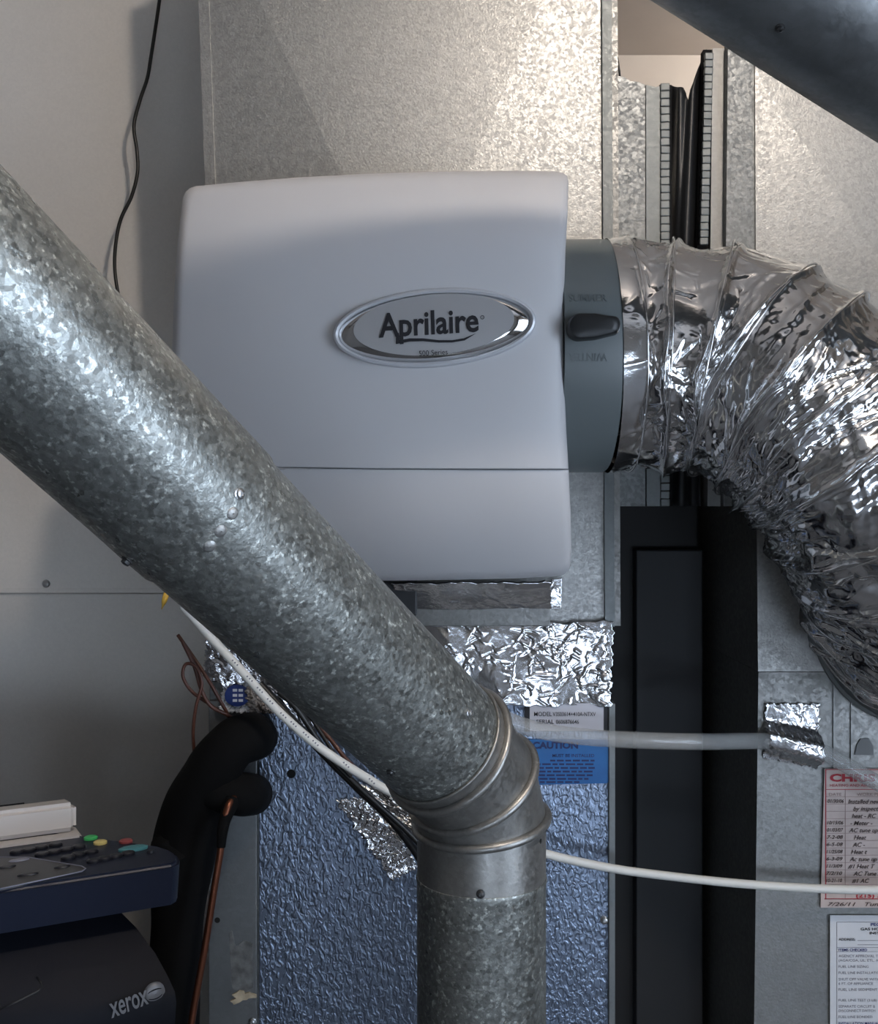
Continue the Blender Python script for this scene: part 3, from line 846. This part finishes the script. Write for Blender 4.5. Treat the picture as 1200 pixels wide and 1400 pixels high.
# long creases that run round the sleeve between the coils
h += creases(S_, AR, 620, 41, (.06, tot), (0, circ), (.03, .13), (.003, .010), (.0006, .0030), math.pi / 2, .75, circ) * w2 * (1 - .45 * outer)
h += crumple(Q, 14, 45, 150, 22, .13, (1, .10, .10)) * w2 * (1 - .6 * outer)
# stray wrinkles at every angle
h += creases(S_, AR, 420, 42, (.0, .16), (0, circ), (.015, .07), (.003, .012), (.0004, .0028), None, 2 * math.pi, circ) * (1 - .72 * outer) * (1 - .6 * w2)
h += creases(S_, AR, 900, 43, (.05, tot), (0, circ), (.008, .03), (.002, .006), (.0003, .0017), None, 2 * math.pi, circ) * (1 - .6 * outer)
h *= np.clip((tot - S_) / .03, .25, 1) * np.clip((S_ + .004) / .02, .2, 1)
h += .0045 * np.exp(-(S_ / .02) ** 2)
rad = FR + h
# slight sag and flattening of the sleeve along its run
i_s = np.repeat(np.arange(NS), NT)
W = PA[i_s] + (N1[i_s] * np.cos(T_)[:, None] + N2[i_s] * np.sin(T_)[:, None]) * rad[:, None]
# small shifts along the run so that the ribs wander
W += Tn[i_s] * (crumple(Q, 5, 5, 12, 24, .10) * np.clip(S_ / .06, 0, 1))[:, None]
idx = np.arange(NS * NT).reshape(NS, NT); nx = np.roll(idx, -1, 1)
faces = np.stack([idx[:-1], nx[:-1], nx[1:], idx[1:]], -1).reshape(-1, 4)
me = bpy.data.meshes.new('duct_sleeve')
me.vertices.add(len(W)); me.vertices.foreach_set('co', (W - np.array(flex.location)).ravel())
me.loops.add(faces.size); me.loops.foreach_set('vertex_index', faces.ravel().astype(np.int32))
me.polygons.add(len(faces)); me.polygons.foreach_set('loop_start', np.arange(0, faces.size, 4, dtype=np.int32))
me.polygons.foreach_set('loop_total', np.full(len(faces), 4, dtype=np.int32))
me.update(); me.validate()
me.polygons.foreach_set('use_smooth', np.ones(len(faces), dtype=bool))
me.materials.append(foil_duct)
so = bpy.data.objects.new('duct_sleeve', me); COL.objects.link(so); so.parent = flex
# wire coils showing through as ridges
k = 0
while .022 + k * pitch < tot - .02:
    i = int((.022 + k * pitch) / tot * (NS - 1))
    v, f = torus(Vector(PA[i]), Vector(Tn[i]), FR + .0046, .0011, 96, 6)
    mk('wire_ring', v, f, foil_duct, flex, smooth=True); k += 1

# foil tape holding the clear tube on the right duct
foil_patch('foil_tape', [at(1042, 1036, RD - .002), at(1115, 1049, RD - .002), at(1120, 962, RD - .002), at(1046, 962, RD - .002)], foil, right, 70, 80, .09, (12, 60), 31, 1, .0008,
           bump=lambda U, V: .024 * np.exp(-((V - .40 + .12 * U) / .22) ** 4), nc=36, label='foil tape patch holding the clear tube')

# ------------------------------------------------------------------ flue pipe (diagonal, elbow, vertical)
PR = .0505
I0 = at(658, 1068, .82); LE = at(0, 430, .520)
dd = (LE - I0).normalized(); down = Vector((0, 0, -1))
flue = thing('flue_pipe', 'speckled galvanized flue pipe slanting down to an elbow and vertical run', 'pipe', (I0.x, I0.y, 0))
bend = math.acos(max(-1, min(1, (-dd).dot(down))))
aL = .054; aE = .031
S0 = I0 + dd * aL; E0 = I0 + down * aE
def pipe(name, p0, d, prof, mat, parent=flue, n=96):
    v, f = revolve(p0, d, prof, n); return mk(name, v, f, mat, parent, smooth=True, auto=35)
# joint between the two straight sections of the diagonal
tj = ((at(250, 683, .64) - I0).dot(dd))
tend = (CZ - .005 - I0.z) / dd.z
p_low = pipe('pipe_section', S0, dd, [(-.002, PR - .002), (0, PR), (tj - aL + .03, PR)], galv_pipe)
p_up = pipe('pipe_section', I0 + dd * tj, dd, [(0, PR - .0005), (0, PR + .0016), (.02, PR + .0016), (.045, PR + .0012), (tend - tj, PR + .0012)], galv_pipe)
p_ver = pipe('pipe_section', Vector((I0.x, I0.y, at(0, 1200, .82).z)), down, [(-.004, PR - .0008), (-.0025, PR + .0014), (0, PR + .0018), (.003, PR + .001), (at(0, 1200, .82).z, PR + .001)], galv_pipe)
# gore elbow: mitred rings
side = (-dd).cross(down).normalized()
def seam(t):   # point and direction along the bend of the elbow
    return S0 * (1 - t) ** 2 + I0 * (2 * t * (1 - t)) + E0 * t * t, ((I0 - S0) * (1 - t) + (E0 - I0) * t).normalized()
def ringpts(c, nrm, axis, r, n=72):
    a = side; b = nrm.cross(side).normalized(); ca = max(.3, abs(nrm.dot(axis))); out = []
    for k in range(n):
        th_ = 2 * math.pi * k / n; out.append(c + a * math.cos(th_) * r + b * math.sin(th_) * r / ca)
    return out
ER = PR + .0010
seams = [(S0, -dd), seam(.46), (E0, (down + (-dd) * .22).normalized())]
# collar before the first seam, three gores, long collar below
def gore(c0, n0, c1, n1, axis, nm='elbow_gore'):
    A = ringpts(c0, n0, axis, ER); B = ringpts(c1, n1, axis, ER); n = len(A)
    fs = [[k, (k + 1) % n, n + (k + 1) % n, n + k] for k in range(n)]
    return mk(nm, A + B, fs, galv_elbow, flue, smooth=True, auto=35)
g0 = gore(S0 + dd * .013, -dd, seams[0][0], seams[0][1], -dd, 'elbow_collar')
gs = []
for i in range(2):
    ax = (seams[i + 1][0] - seams[i][0]).normalized()
    gs.append(gore(seams[i][0], seams[i][1], seams[i + 1][0], seams[i + 1][1], ax))
g4 = gore(seams[2][0], seams[2][1], Vector((I0.x, I0.y, at(0, 1199, .82).z)), down, down, 'elbow_collar')
for c, t in seams:
    v, f = torus(c, t, ER + .0014, .0036, 96, 10); mk('elbow_bead', v, f, galv_elbow, flue, smooth=True)
c = S0 + dd * .013
v, f = torus(c, dd, ER, .0014, 96, 8); mk('elbow_bead', v, f, galv_elbow, flue, smooth=True)
for (o, px, py, m, k, r) in ((p_up, 327, 675, screw_m, 'hex', .0028), (p_up, 174, 766, screw_dark, 'hex', .003), (p_low, 641, 975, screw_m, 'hex', .0026), (p_low, 534, 1055, screw_dark, 'hex', .0026),
                             (gs[0], 672, 1047, hole_m, 'hole', .0024), (gs[1], 690, 1068, hole_m, 'hole', .0024), (g4, 657, 1222, screw_dark, 'hex', .0028), (g4, 739, 1150, hole_m, 'hole', .002)):
    for q in (o, p_low, p_up, g0, *gs, g4):
        pp, nn = hit(q, px, py)
        if pp is not None: break
    if pp is None: print('MISS', px, py); continue
    screw(flue, pp, nn, r, m, k)
# crimp dents beside the joint
for (px, py) in ((318, 702), (302, 726), (287, 747)):
    pp, nn = hit(p_up, px, py)
    if pp is None: pp, nn = hit(p_low, px, py)
    vs, fs = revolve(pp - nn * .001, nn, [(0, .0046), (.0008, .0040), (.0016, .0022), (.0018, .0004)], 14)
    mk('crimp_dent', vs, fs, galv_plenum, flue, smooth=True)

# ------------------------------------------------------------------ second pipe across the top right
P0 = at(992, -97, .75); P1 = Vector((-.001, .65, H + .4965))
d2 = (P0 - P1).normalized()
ta = (RX0 + .05 - P0.x) / d2.x; tb = (RX1 - .05 - P0.x) / d2.x
ovr = thing('overhead_pipe', 'blurred dark grey metal pipe crossing the top right corner', 'pipe', P0 + d2 * tb)
v, f = revolve(P0 + d2 * ta, d2, [(0, .0635), ((tb - ta) * .3, .0635), ((tb - ta) * .3 + .002, .065), (tb - ta, .065)], 96)
op = mk('pipe_section', v, f, galv_pipe_dark, ovr, smooth=True, auto=40)
screw_at(op, ovr, 1066, 38, .003, screw_dark)

# ------------------------------------------------------------------ papers on the right duct
KDp = RD - .003
card = thing('service_record_card', 'aged pink service card with red heading and handwritten rows', 'card', at(1207, 1240, KDp))
v, f = prism([at(1127, 1051, KDp), at(1292, 1051, KDp), at(1289, 1241, KDp), at(1121.5, 1241, KDp)], (0, .0012, 0)); mk('card_sheet', v, f, paper_pink, card)
KF = KDp - .0004
for (a, b, c, d) in ((1128, 1129.3, 1052, 1229), (1128, 1290, 1051.6, 1052.6), (1128, 1290, 1079, 1079.8), (1127, 1290, 1228.4, 1229.6)): bar(a, b, c, d, KF, ink_red, card, 'red_rule')
line_m = plain('faint_rule', (.34, .24, .22), .7)
for i in range(15): bar(1129, 1290, 1089 + 10.0 * i, 1089.5 + 10.0 * i, KF, line_m, card, 'ruled_line')
bar(1155, 1155.7, 1080, 1228, KF, line_m, card, 'ruled_line')
pxw = lambda n: n / F * RD
lettering('CHRIS', at(1134, 1068, KF), xd, yd, .0125, ink_red, card, pxw(62), .045)
lettering('HEATING AND AIR CO', at(1134, 1075.5, KF), xd, yd, .0050, ink_red, card, pxw(62), .0)
lettering('DATE', at(1133, 1088, KF), xd, yd, .0055, line_m, card, pxw(17))
lettering('WORK PERFORMED', at(1171, 1088, KF), xd, yd, .0055, line_m, card, pxw(62))
dates = ['01/30/06', '', '', '10/15/06', '01/03/07', '7-2-08', '6-5-08', '11/25/08', '6-3-09', '11/3/09', '7/2/10', '10-21-10', '10-21-10']
works = ['Installed new', 'by inspection', 'heat - RC', '- Meter -', 'AC tune up', 'Heat', 'AC -', 'Heat t', 'Ac tune up', '#1 Heat T', 'AC Tune up', '#1 AC', '#2 Heat']
for i, (a, b) in enumerate(zip(dates, works)):
    y = 1097.5 + 9.85 * i
    if a: lettering(a, at(1131 - .2 * i, y, KF), xd, yd, .0062, ink_brown, card, pxw(22), .012, .25, name='handwriting')
    lettering(b, at(1159 + (i * 7) % 9, y + 1, KF), xd, yd + Vector((0, 0, 0)), .0075, ink_brown, card, None, .012, .35, name='handwriting')
lettering('(215) 355', at(1170, 1227, KF), xd, yd, .0075, ink_red, card, pxw(46), .03)
lettering('7/26/11   Tune', at(1131, 1238.5, KF), xd, yd, .0065, ink_brown, card, pxw(76), .01, .3, name='handwriting')

form = thing('inspection_form', 'white printed gas inspection form below the pink service card', 'form', at(1235, 1560, KDp))
v, f = prism([at(1134.5, 1251.5, KDp), at(1330, 1251.5, KDp), at(1330, 1560, KDp), at(1134.5, 1560, KDp)], (0, .0012, 0)); mk('form_sheet', v, f, paper_white, form)
for (a, b, c, d) in ((1143.5, 1144.1, 1261, 1560), (1143.5, 1325, 1260.5, 1261), (1172, 1260, 1285.7, 1286.2), (1172, 1260, 1291.6, 1292.0), (1144, 1325, 1295.2, 1295.6), (1144, 1325, 1301, 1301.3)): bar(a, b, c, d, KF, ink_grey, form, 'ruled_line')
rows = [('PECO ENERGY', 1190, 1265.8, 50, .0052, ink_blue, .02), ('GAS HOUSE PIPING', 1176, 1271.7, 62, .0045, ink_black, .02), ('INSTALLATION', 1188.5, 1277.2, 44, .0045, ink_black, .02), ('ADDRESS:', 1146, 1285.8, 23, .0043, ink_black, .015),
        ('ITEMS CHECKED', 1146, 1300.2, 39, .0045, ink_blue, .02), ('AGENCY APPROVAL TAG', 1146, 1308.6, 61, .0045, ink_grey, .0), ('(AGA/CGA, UL, ETL, ANSI)', 1146, 1314.4, 64, .0043, ink_grey, 0), ('FUEL LINE SIZING', 1146, 1323, 41, .0045, ink_grey, 0),
        ('FUEL LINE INSTALLATION', 1146, 1331.5, 60, .0045, ink_grey, 0), ('SHUT OFF VALVE WITHIN', 1146, 1340.3, 61, .0045, ink_grey, 0), ('6 FT. OF APPLIANCE', 1146, 1346.2, 47, .0045, ink_grey, 0), ('FUEL LINE SEDIMENT TRAP', 1146, 1354.5, 68, .0045, ink_grey, 0),
        ('FUEL LINE TEST (3 LB)', 1146, 1369, 52, .0045, ink_grey, 0), ('SEPARATE CIRCUIT &', 1146, 1377.5, 50, .0045, ink_grey, 0), ('DISCONNECT SWITCH', 1146, 1383.3, 50, .0045, ink_grey, 0), ('FUEL LINE BONDED', 1146, 1391.8, 46, .0045, ink_grey, 0), ('INSTALLATION MANUAL', 1146, 1400.5, 56, .0045, ink_blue, .01)]
for s, x, y, w, sz, m, bd in rows: lettering(s, at(x, y, KF), xd, yd, sz, m, form, pxw(w), bd)

# ------------------------------------------------------------------ cables, tubes and wires
wc = tag(tube('white_cable', [at(250, 828, 1.15), at(285, 868, 1.15), at(330, 917, 1.15), at(382, 974, 1.155), at(440, 1024, 1.16), at(500, 1063, 1.165), at(548, 1090, 1.17), at(650, 1137, 1.19), at(745, 1167, 1.205), at(830, 1186, 1.215), at(900, 1196, 1.222), at(1000, 1207, 1.228), at(1100, 1214, 1.232), at(1200, 1217, 1.235), at(1330, 1216, 1.24)], .0051, white_cable_m, None, 14, 160), 'white plastic cable sagging from behind the flue pipe to the right', 'cable')
for i, t in enumerate((318, 338, 352, 366, 384, 398, 415, 428, 470, 505)):
    yv = np.interp(t, [285, 330, 382, 440, 500, 548], [868, 917, 974, 1024, 1063, 1090])
    for k in range(3):
        pp, nn = hit(wc, t + k * 3.2, yv + k * 3.1 - 1)
        if pp is None: continue
        a = (at(t + 2, yv + 2.1, pp.y) - at(t, yv, pp.y)).normalized(); b = nn.cross(a).normalized()
        q = pp + nn * .0002
        mk('printed_mark', [q - a * .0008 - b * .0010, q + a * .0009 - b * .0010, q + a * .0006 + b * .0011, q - a * .0008 + b * .0007], [[0, 1, 2, 3]], ink_grey, wc)
ct = tag(tube('clear_vinyl_tube', [at(600, 930, 1.19), at(640, 958, 1.19), at(690, 983, 1.19), at(735, 998, 1.19), at(785, 1006, 1.195), at(850, 1011, 1.20), at(950, 1014, 1.215), at(1045, 1013, 1.252), at(1085, 1016, 1.255), at(1120, 1026, 1.252), at(1160, 1048, 1.245), at(1205, 1073, 1.24), at(1310, 1120, 1.24)], .0098, clear_vinyl, None, 20, 120), 'clear vinyl tube crossing the dark gap to a foil patch', 'tube')
tag(tube('black_wire', [at(225, -120, 1.475), at(222, -40, 1.472), at(218, 0, 1.47), at(206, 80, 1.47), at(201, 108, 1.47), at(191, 138, 1.472), at(183, 172, 1.474), at(187, 205, 1.475), at(188, 235, 1.475), at(180, 268, 1.475), at(165, 300, 1.475), at(158, 335, 1.475), at(157, 370, 1.475), at(163, 410, 1.475), at(172, 450, 1.475), at(180, 520, 1.475)], .0026, black_wire_m, None, 10, 120), 'thin black wire hanging in front of the left duct', 'wire')
tag(tube('thin_black_wire', [at(829, -60, 1.30), at(833, 0, 1.30), at(838, 40, 1.30), at(843, 75, 1.30), at(847, 102, 1.30), at(849, 135, 1.315)], .0015, black_wire_m, None, 8, 40), 'short thin black wire beside the top of the plenum seam', 'wire')
G = 'loose thermostat wires under the flue pipe'
tag(tube('thermostat_wire', [at(243, 868, 1.21), at(262, 895, 1.205), at(285, 930, 1.20), at(305, 965, 1.205), at(318, 990, 1.22)], .0022, brown_wire_m, None, 8, 50), 'straight reddish brown wire leading down to the black insulation', 'wire', G)
tag(tube('thermostat_wire', [at(250, 878, 1.19), at(266, 912, 1.19), at(276, 945, 1.19), at(288, 965, 1.195), at(308, 976, 1.20), at(322, 985, 1.215)], .0024, brown_wire_m, None, 8, 50), 'brown wire bowing left beside the curled sticker', 'wire', G)
tag(tube('thermostat_wire', [at(282, 960, 1.20), at(262, 945, 1.19), at(250, 925, 1.185), at(254, 908, 1.185), at(268, 912, 1.185), at(276, 935, 1.185), at(268, 965, 1.185), at(264, 1000, 1.19), at(266, 1040, 1.20)], .0020, brown_wire_m, None, 8, 70), 'brown wire curled in a small loop at the far left', 'wire', G)
G2 = 'black cables along the flue pipe'
tag(tube('black_cable', [at(355, 935, 1.21), at(400, 985, 1.205), at(445, 1033, 1.205), at(490, 1078, 1.21), at(530, 1116, 1.215), at(565, 1160, 1.215), at(592, 1205, 1.22)], .0052, black_wire_m, None, 12, 70), 'thick black cable crossing the slanting foil tape', 'cable', G2)
tag(tube('black_cable', [at(380, 945, 1.18), at(405, 968, 1.18), at(430, 1005, 1.185), at(455, 1040, 1.19), at(500, 1085, 1.195), at(560, 1140, 1.20), at(590, 1175, 1.20)], .0034, black_wire_m, None, 10, 70), 'thin black cable just below the white cable', 'cable', G2)
tag(tube('black_cable', [at(385, 935, 1.20), at(420, 975, 1.195), at(445, 1012, 1.19), at(462, 1040, 1.185), at(480, 1062, 1.185)], .0024, black_wire_m, None, 10, 50), 'thin black cable between the white cable and the flue pipe', 'cable', G2)
tag(tube('brown_cable', [at(430, 985, 1.20), at(455, 1015, 1.195), at(475, 1040, 1.19), at(500, 1062, 1.20)], .0026, brown_wire_m, None, 10, 40), 'short brown wire between the white cable and the flue pipe', 'wire')
tag(tube('yellow_tie_tail', [at(236, 790, .80), at(229, 808, .795), at(225, 820, .79), at(221, 833, .79)], .0022, yellow_m, None, 8, 24, radii=[.0024, .0024, .0022, .0004]), 'small yellow tie tail poking out under the flue pipe', 'cable tie')

# ------------------------------------------------------------------ refrigerant line in black foam
refr = thing('insulated_refrigerant_line', 'thick black foam insulated line hooking into the coil cabinet', 'pipe', at(238, 1960, 1.2))
tube('foam_sleeve', [at(230, 1980, 1.21), at(232, 1600, 1.21), at(236, 1400, 1.21), at(242, 1270, 1.21), at(250, 1170, 1.21), at(266, 1110, 1.21), at(290, 1055, 1.19), at(318, 1018, 1.19), at(340, 1008, 1.21), at(348, 1008, 1.255)], .03, rubber_black, refr, 24, 110, radii=[.030, .030, .031, .030, .038, .039, .032, .029, .029, .028])
tube('foam_stub', [at(285, 1080, 1.185), at(312, 1084, 1.185), at(334, 1086, 1.20), at(345, 1086, 1.255)], .024, rubber_black, refr, 20, 40, radii=[.022, .024, .025, .025])
tube('foam_wrap', [at(238, 1175, 1.19), at(226, 1150, 1.19), at(222, 1138, 1.19)], .02, rubber_black, refr, 14, 20, radii=[.026, .018, .008])
cl = thing('copper_line', 'thin copper tube running down beside the black insulation', 'pipe', at(262, 1900, 1.16))
tube('copper_tube', [at(322, 1088, 1.17), at(313, 1100, 1.155), at(306, 1125, 1.15), at(301, 1165, 1.148), at(292, 1220, 1.147), at(281, 1290, 1.147), at(270, 1350, 1.147), at(261, 1405, 1.147), at(252, 1500, 1.147), at(246, 1900, 1.147)], .0040, copper, cl, 12, 110)
tube('foam_end', [at(318, 1092, 1.166), at(306, 1126, 1.15), at(302, 1158, 1.148)], .007, rubber_black, cl, 12, 20, radii=[.009, .0065, .005])

# ------------------------------------------------------------------ copier
hz = -.36
u = Vector((-.893, -.45, 0)).normalized(); nrm = Vector((-u.y, u.x, 0)); nrm = nrm if nrm.y < 0 else -nrm   # outward front normal
cop = thing('office_copier', 'navy office copier with cream lid and coloured keys at the lower left', 'copier', (-.55, 1.15, 0))
def onp(px, py, dz=0):   # pixel to the control panel's top plane
    return ray_plane(px, py, Vector((0, 0, H + hz + dz)), Vector((0, 0, 1)))
A_, B_, C_ = onp(110, 1143), onp(237, 1181), onp(0, 1217)
fdir = (C_ - B_).normalized()
C2 = B_ + fdir * .48; A2 = onp(218, 1156); A3 = A_ + (A_ - A2).normalized() * .32
outl = [A3, A_, A2, onp(234, 1161), onp(242, 1166), onp(246, 1172), onp(244, 1177), B_, C2]
bm = bmesh.new()
topv = [bm.verts.new(p) for p in outl]; th_ = .046
botv = [bm.verts.new(p + Vector((0, 0, -th_)) - nrm * .012) for p in outl]
bm.faces.new(topv); bm.faces.new(list(reversed(botv)))
for i in range(len(outl)):
    j = (i + 1) % len(outl); bm.faces.new((topv[i], topv[j], botv[j], botv[i]))
bmesh.ops.bevel(bm, geom=[e for e in bm.edges if all(v in topv for v in e.verts)], offset=.004, segments=3, affect='EDGES')
bm.verts.index_update()
pv = [v.co.copy() for v in bm.verts]; pfc = [[v.index for v in f.verts] for f in bm.faces]; bm.free()
pan = mk('control_panel', pv, pfc, navy, cop, smooth=True, auto=30)
def button(px, py, a, b, m, h=.003, name='button', dr=None):
    c = onp(px, py); d0 = -fdir; d1 = Vector((-d0.y, d0.x, 0)); vs = []; fs = []; n = 20
    rows = [(1, -.001), (1, h * .7), (.85, h), (.4, h * 1.05)]
    for s, z in rows:
        for k in range(n):
            t = 2 * math.pi * k / n; vs.append(c + d0 * (a * s * math.cos(t)) + d1 * (b * s * math.sin(t)) + Vector((0, 0, z)))
    for i in range(3):
        for k in range(n): fs.append([i * n + k, i * n + (k + 1) % n, (i + 1) * n + (k + 1) % n, (i + 1) * n + k])
    fs.append([3 * n + k for k in range(n)])
    return mk(name, vs, fs, m, pan, smooth=True, auto=40)
for (px, py) in ((23, 1166), (39, 1163.5), (56, 1160), (76, 1156), (57, 1169.5), (74, 1166), (91, 1163), (108, 1159), (93, 1174), (107, 1169.5), (125, 1166), (128, 1178.5), (143, 1175), (158, 1172), (175, 1168)):
    button(px, py, .0072, .0055, btn_dark)
for (px, py, a, b, m) in ((124, 1147, .0075, .0062, btn_green), (137, 1153.3, .0072, .0066, btn_yellow), (172, 1151.5, .0072, .0066, btn_red), (182, 1161.5, .0155, .008, btn_teal), (206, 1166, .004, .003, btn_dark)):
    button(px, py, a, b, m)
dp = [onp(x, y) for x, y in ((-60, 1173), (40, 1174), (112, 1186), (117, 1189), (112, 1193), (0, 1217), (-60, 1232))]
lift = Vector((0, 0, .0012))
v, f = prism([p + lift for p in dp], (0, 0, -.002)); disp = mk('display_area', v, f, panel_grey, pan)
rp = [onp(x, y) + lift for x, y in ((-60, 1173), (40, 1174), (112, 1186), (117, 1189), (112, 1193), (0, 1217))]
v, f = tube_mesh(rp, .0007, 6); mk('display_outline', v, f, btn_grey, disp, smooth=True)
for (px, py, a, b, m) in ((26, 1178, .010, .004, btn_grey), (9, 1187, .009, .004, btn_dark), (38, 1197.5, .010, .0035, btn_dark), (85, 1187, .008, .004, btn_dark)):
    button(px, py, a, b, m, .0025)
# lid and the cream scanner frame
L0 = at(105, 1133, 1.15); bk = -nrm
def slabbed(name, c, w, d, z0, z1, mat, b=.006, slope=0, parent=cop):
    bm = bmesh.new(); q = [c, c + u * w, c + u * w + bk * d, c + bk * d]
    lo_ = [bm.verts.new(Vector((p.x, p.y, z0))) for p in q]
    hi_ = [bm.verts.new(Vector((p.x, p.y, z1 + (slope if i > 1 else 0)))) for i, p in enumerate(q)]
    bm.faces.new(lo_); bm.faces.new(hi_)
    for i in range(4):
        j = (i + 1) % 4; bm.faces.new((lo_[i], lo_[j], hi_[j], hi_[i]))
    bmesh.ops.recalc_face_normals(bm, faces=bm.faces)
    if b: bmesh.ops.bevel(bm, geom=list(bm.edges), offset=b, segments=3, affect='EDGES')
    bm.verts.index_update()
    v = [x.co.copy() for x in bm.verts]; f = [[x.index for x in y.verts] for y in bm.faces]; bm.free()
    return mk(name, v, f, mat, parent, smooth=True, auto=30)
slabbed('scanner_frame', L0 + nrm * .022 + Vector((.006, 0, 0)), .47, .085, L0.z - .030, L0.z - .0015, cream, .005, -.008)
slabbed('document_lid', L0, .46, .065, L0.z - .0035, L0.z + .030, cream, .006, -.012)
slabbed('scanner_body', L0 + u * .03 + bk * .02, .42, .24, L0.z - .16, L0.z - .031, navy_body, .004)
# main body with its rounded front cover
prof = [(150, 1232, 1.085), (158, 1240, 1.08), (186, 1268, 1.068), (212, 1303, 1.053), (230, 1336, 1.042), (239, 1356, 1.036), (241, 1370, 1.034), (239, 1400, 1.034), (237, 1500, 1.034)]
front = [at(*p) for p in prof]; zb = .02
front.append(Vector((front[-1].x, front[-1].y, zb)))
bkx = [Vector((front[-1].x, front[-1].y, zb)) + bk * .30, Vector((front[0].x, front[0].y, front[0].z)) + bk * .20]
ringp = front + bkx; w = .46
vs = ringp + [p + u * w for p in ringp]; n = len(ringp)
fs = [list(range(n)), list(range(2 * n - 1, n - 1, -1))] + [[i, (i + 1) % n, n + (i + 1) % n, n + i] for i in range(n)]
body = mk('main_body', vs, fs, navy_body, cop, smooth=True, auto=28)
t0, n0_ = hit(body, 152, 1391); t1, n1_ = hit(body, 203, 1371)
if t0 is not None and t1 is not None:
    xd2 = (t1 - t0).normalized(); nn = (n0_ - xd2 * n0_.dot(xd2)).normalized(); yd2 = nn.cross(xd2)
    lettering('xerox', t0, xd2, yd2, .031, logo_grey, body, (t1 - t0).length, .015, 0, 0, .0012)
    cball, nb_ = hit(body, 211, 1357)
    v, f = revolve(cball - nn * .001, nn, [(0, .0105), (.0025, .0103), (.004, .008), (.005, .004), (.0053, .0002)], 28)
    ball = mk('logo_ball', v, f, logo_grey, body, smooth=True)
    for sgn in (1, -1):
        a = cball + nn * .0046; path_ = [a + xd2 * (.0085 * math.cos(t)) * 1 + yd2 * (.0085 * math.sin(t) * sgn * .55) for t in np.linspace(.2, 2.9, 12)]
        path_ = [p - nn * .0035 * ((p - a).length / .0095) ** 2 for p in path_]
        v, f = tube_mesh(path_, .0007, 6); mk('logo_stripe', v, f, navy_body, ball, smooth=True)
# tray recess line at the lower left
ln = [(0, 1380), (20, 1371), (52, 1355), (58, 1350), (56, 1343), (50, 1336)]
pp_ = [hit(body, x, y)[0] for x, y in ln]
if all(p is not None for p in pp_):
    v, f = tube_mesh([p for p in pp_], .0010, 6); mk('tray_edge', v, f, black_plastic, body, smooth=True)
slabbed('base', Vector((front[-1].x, front[-1].y, 0)) + u * .02 + bk * .03, .42, .24, 0, .03, black_plastic, .004)
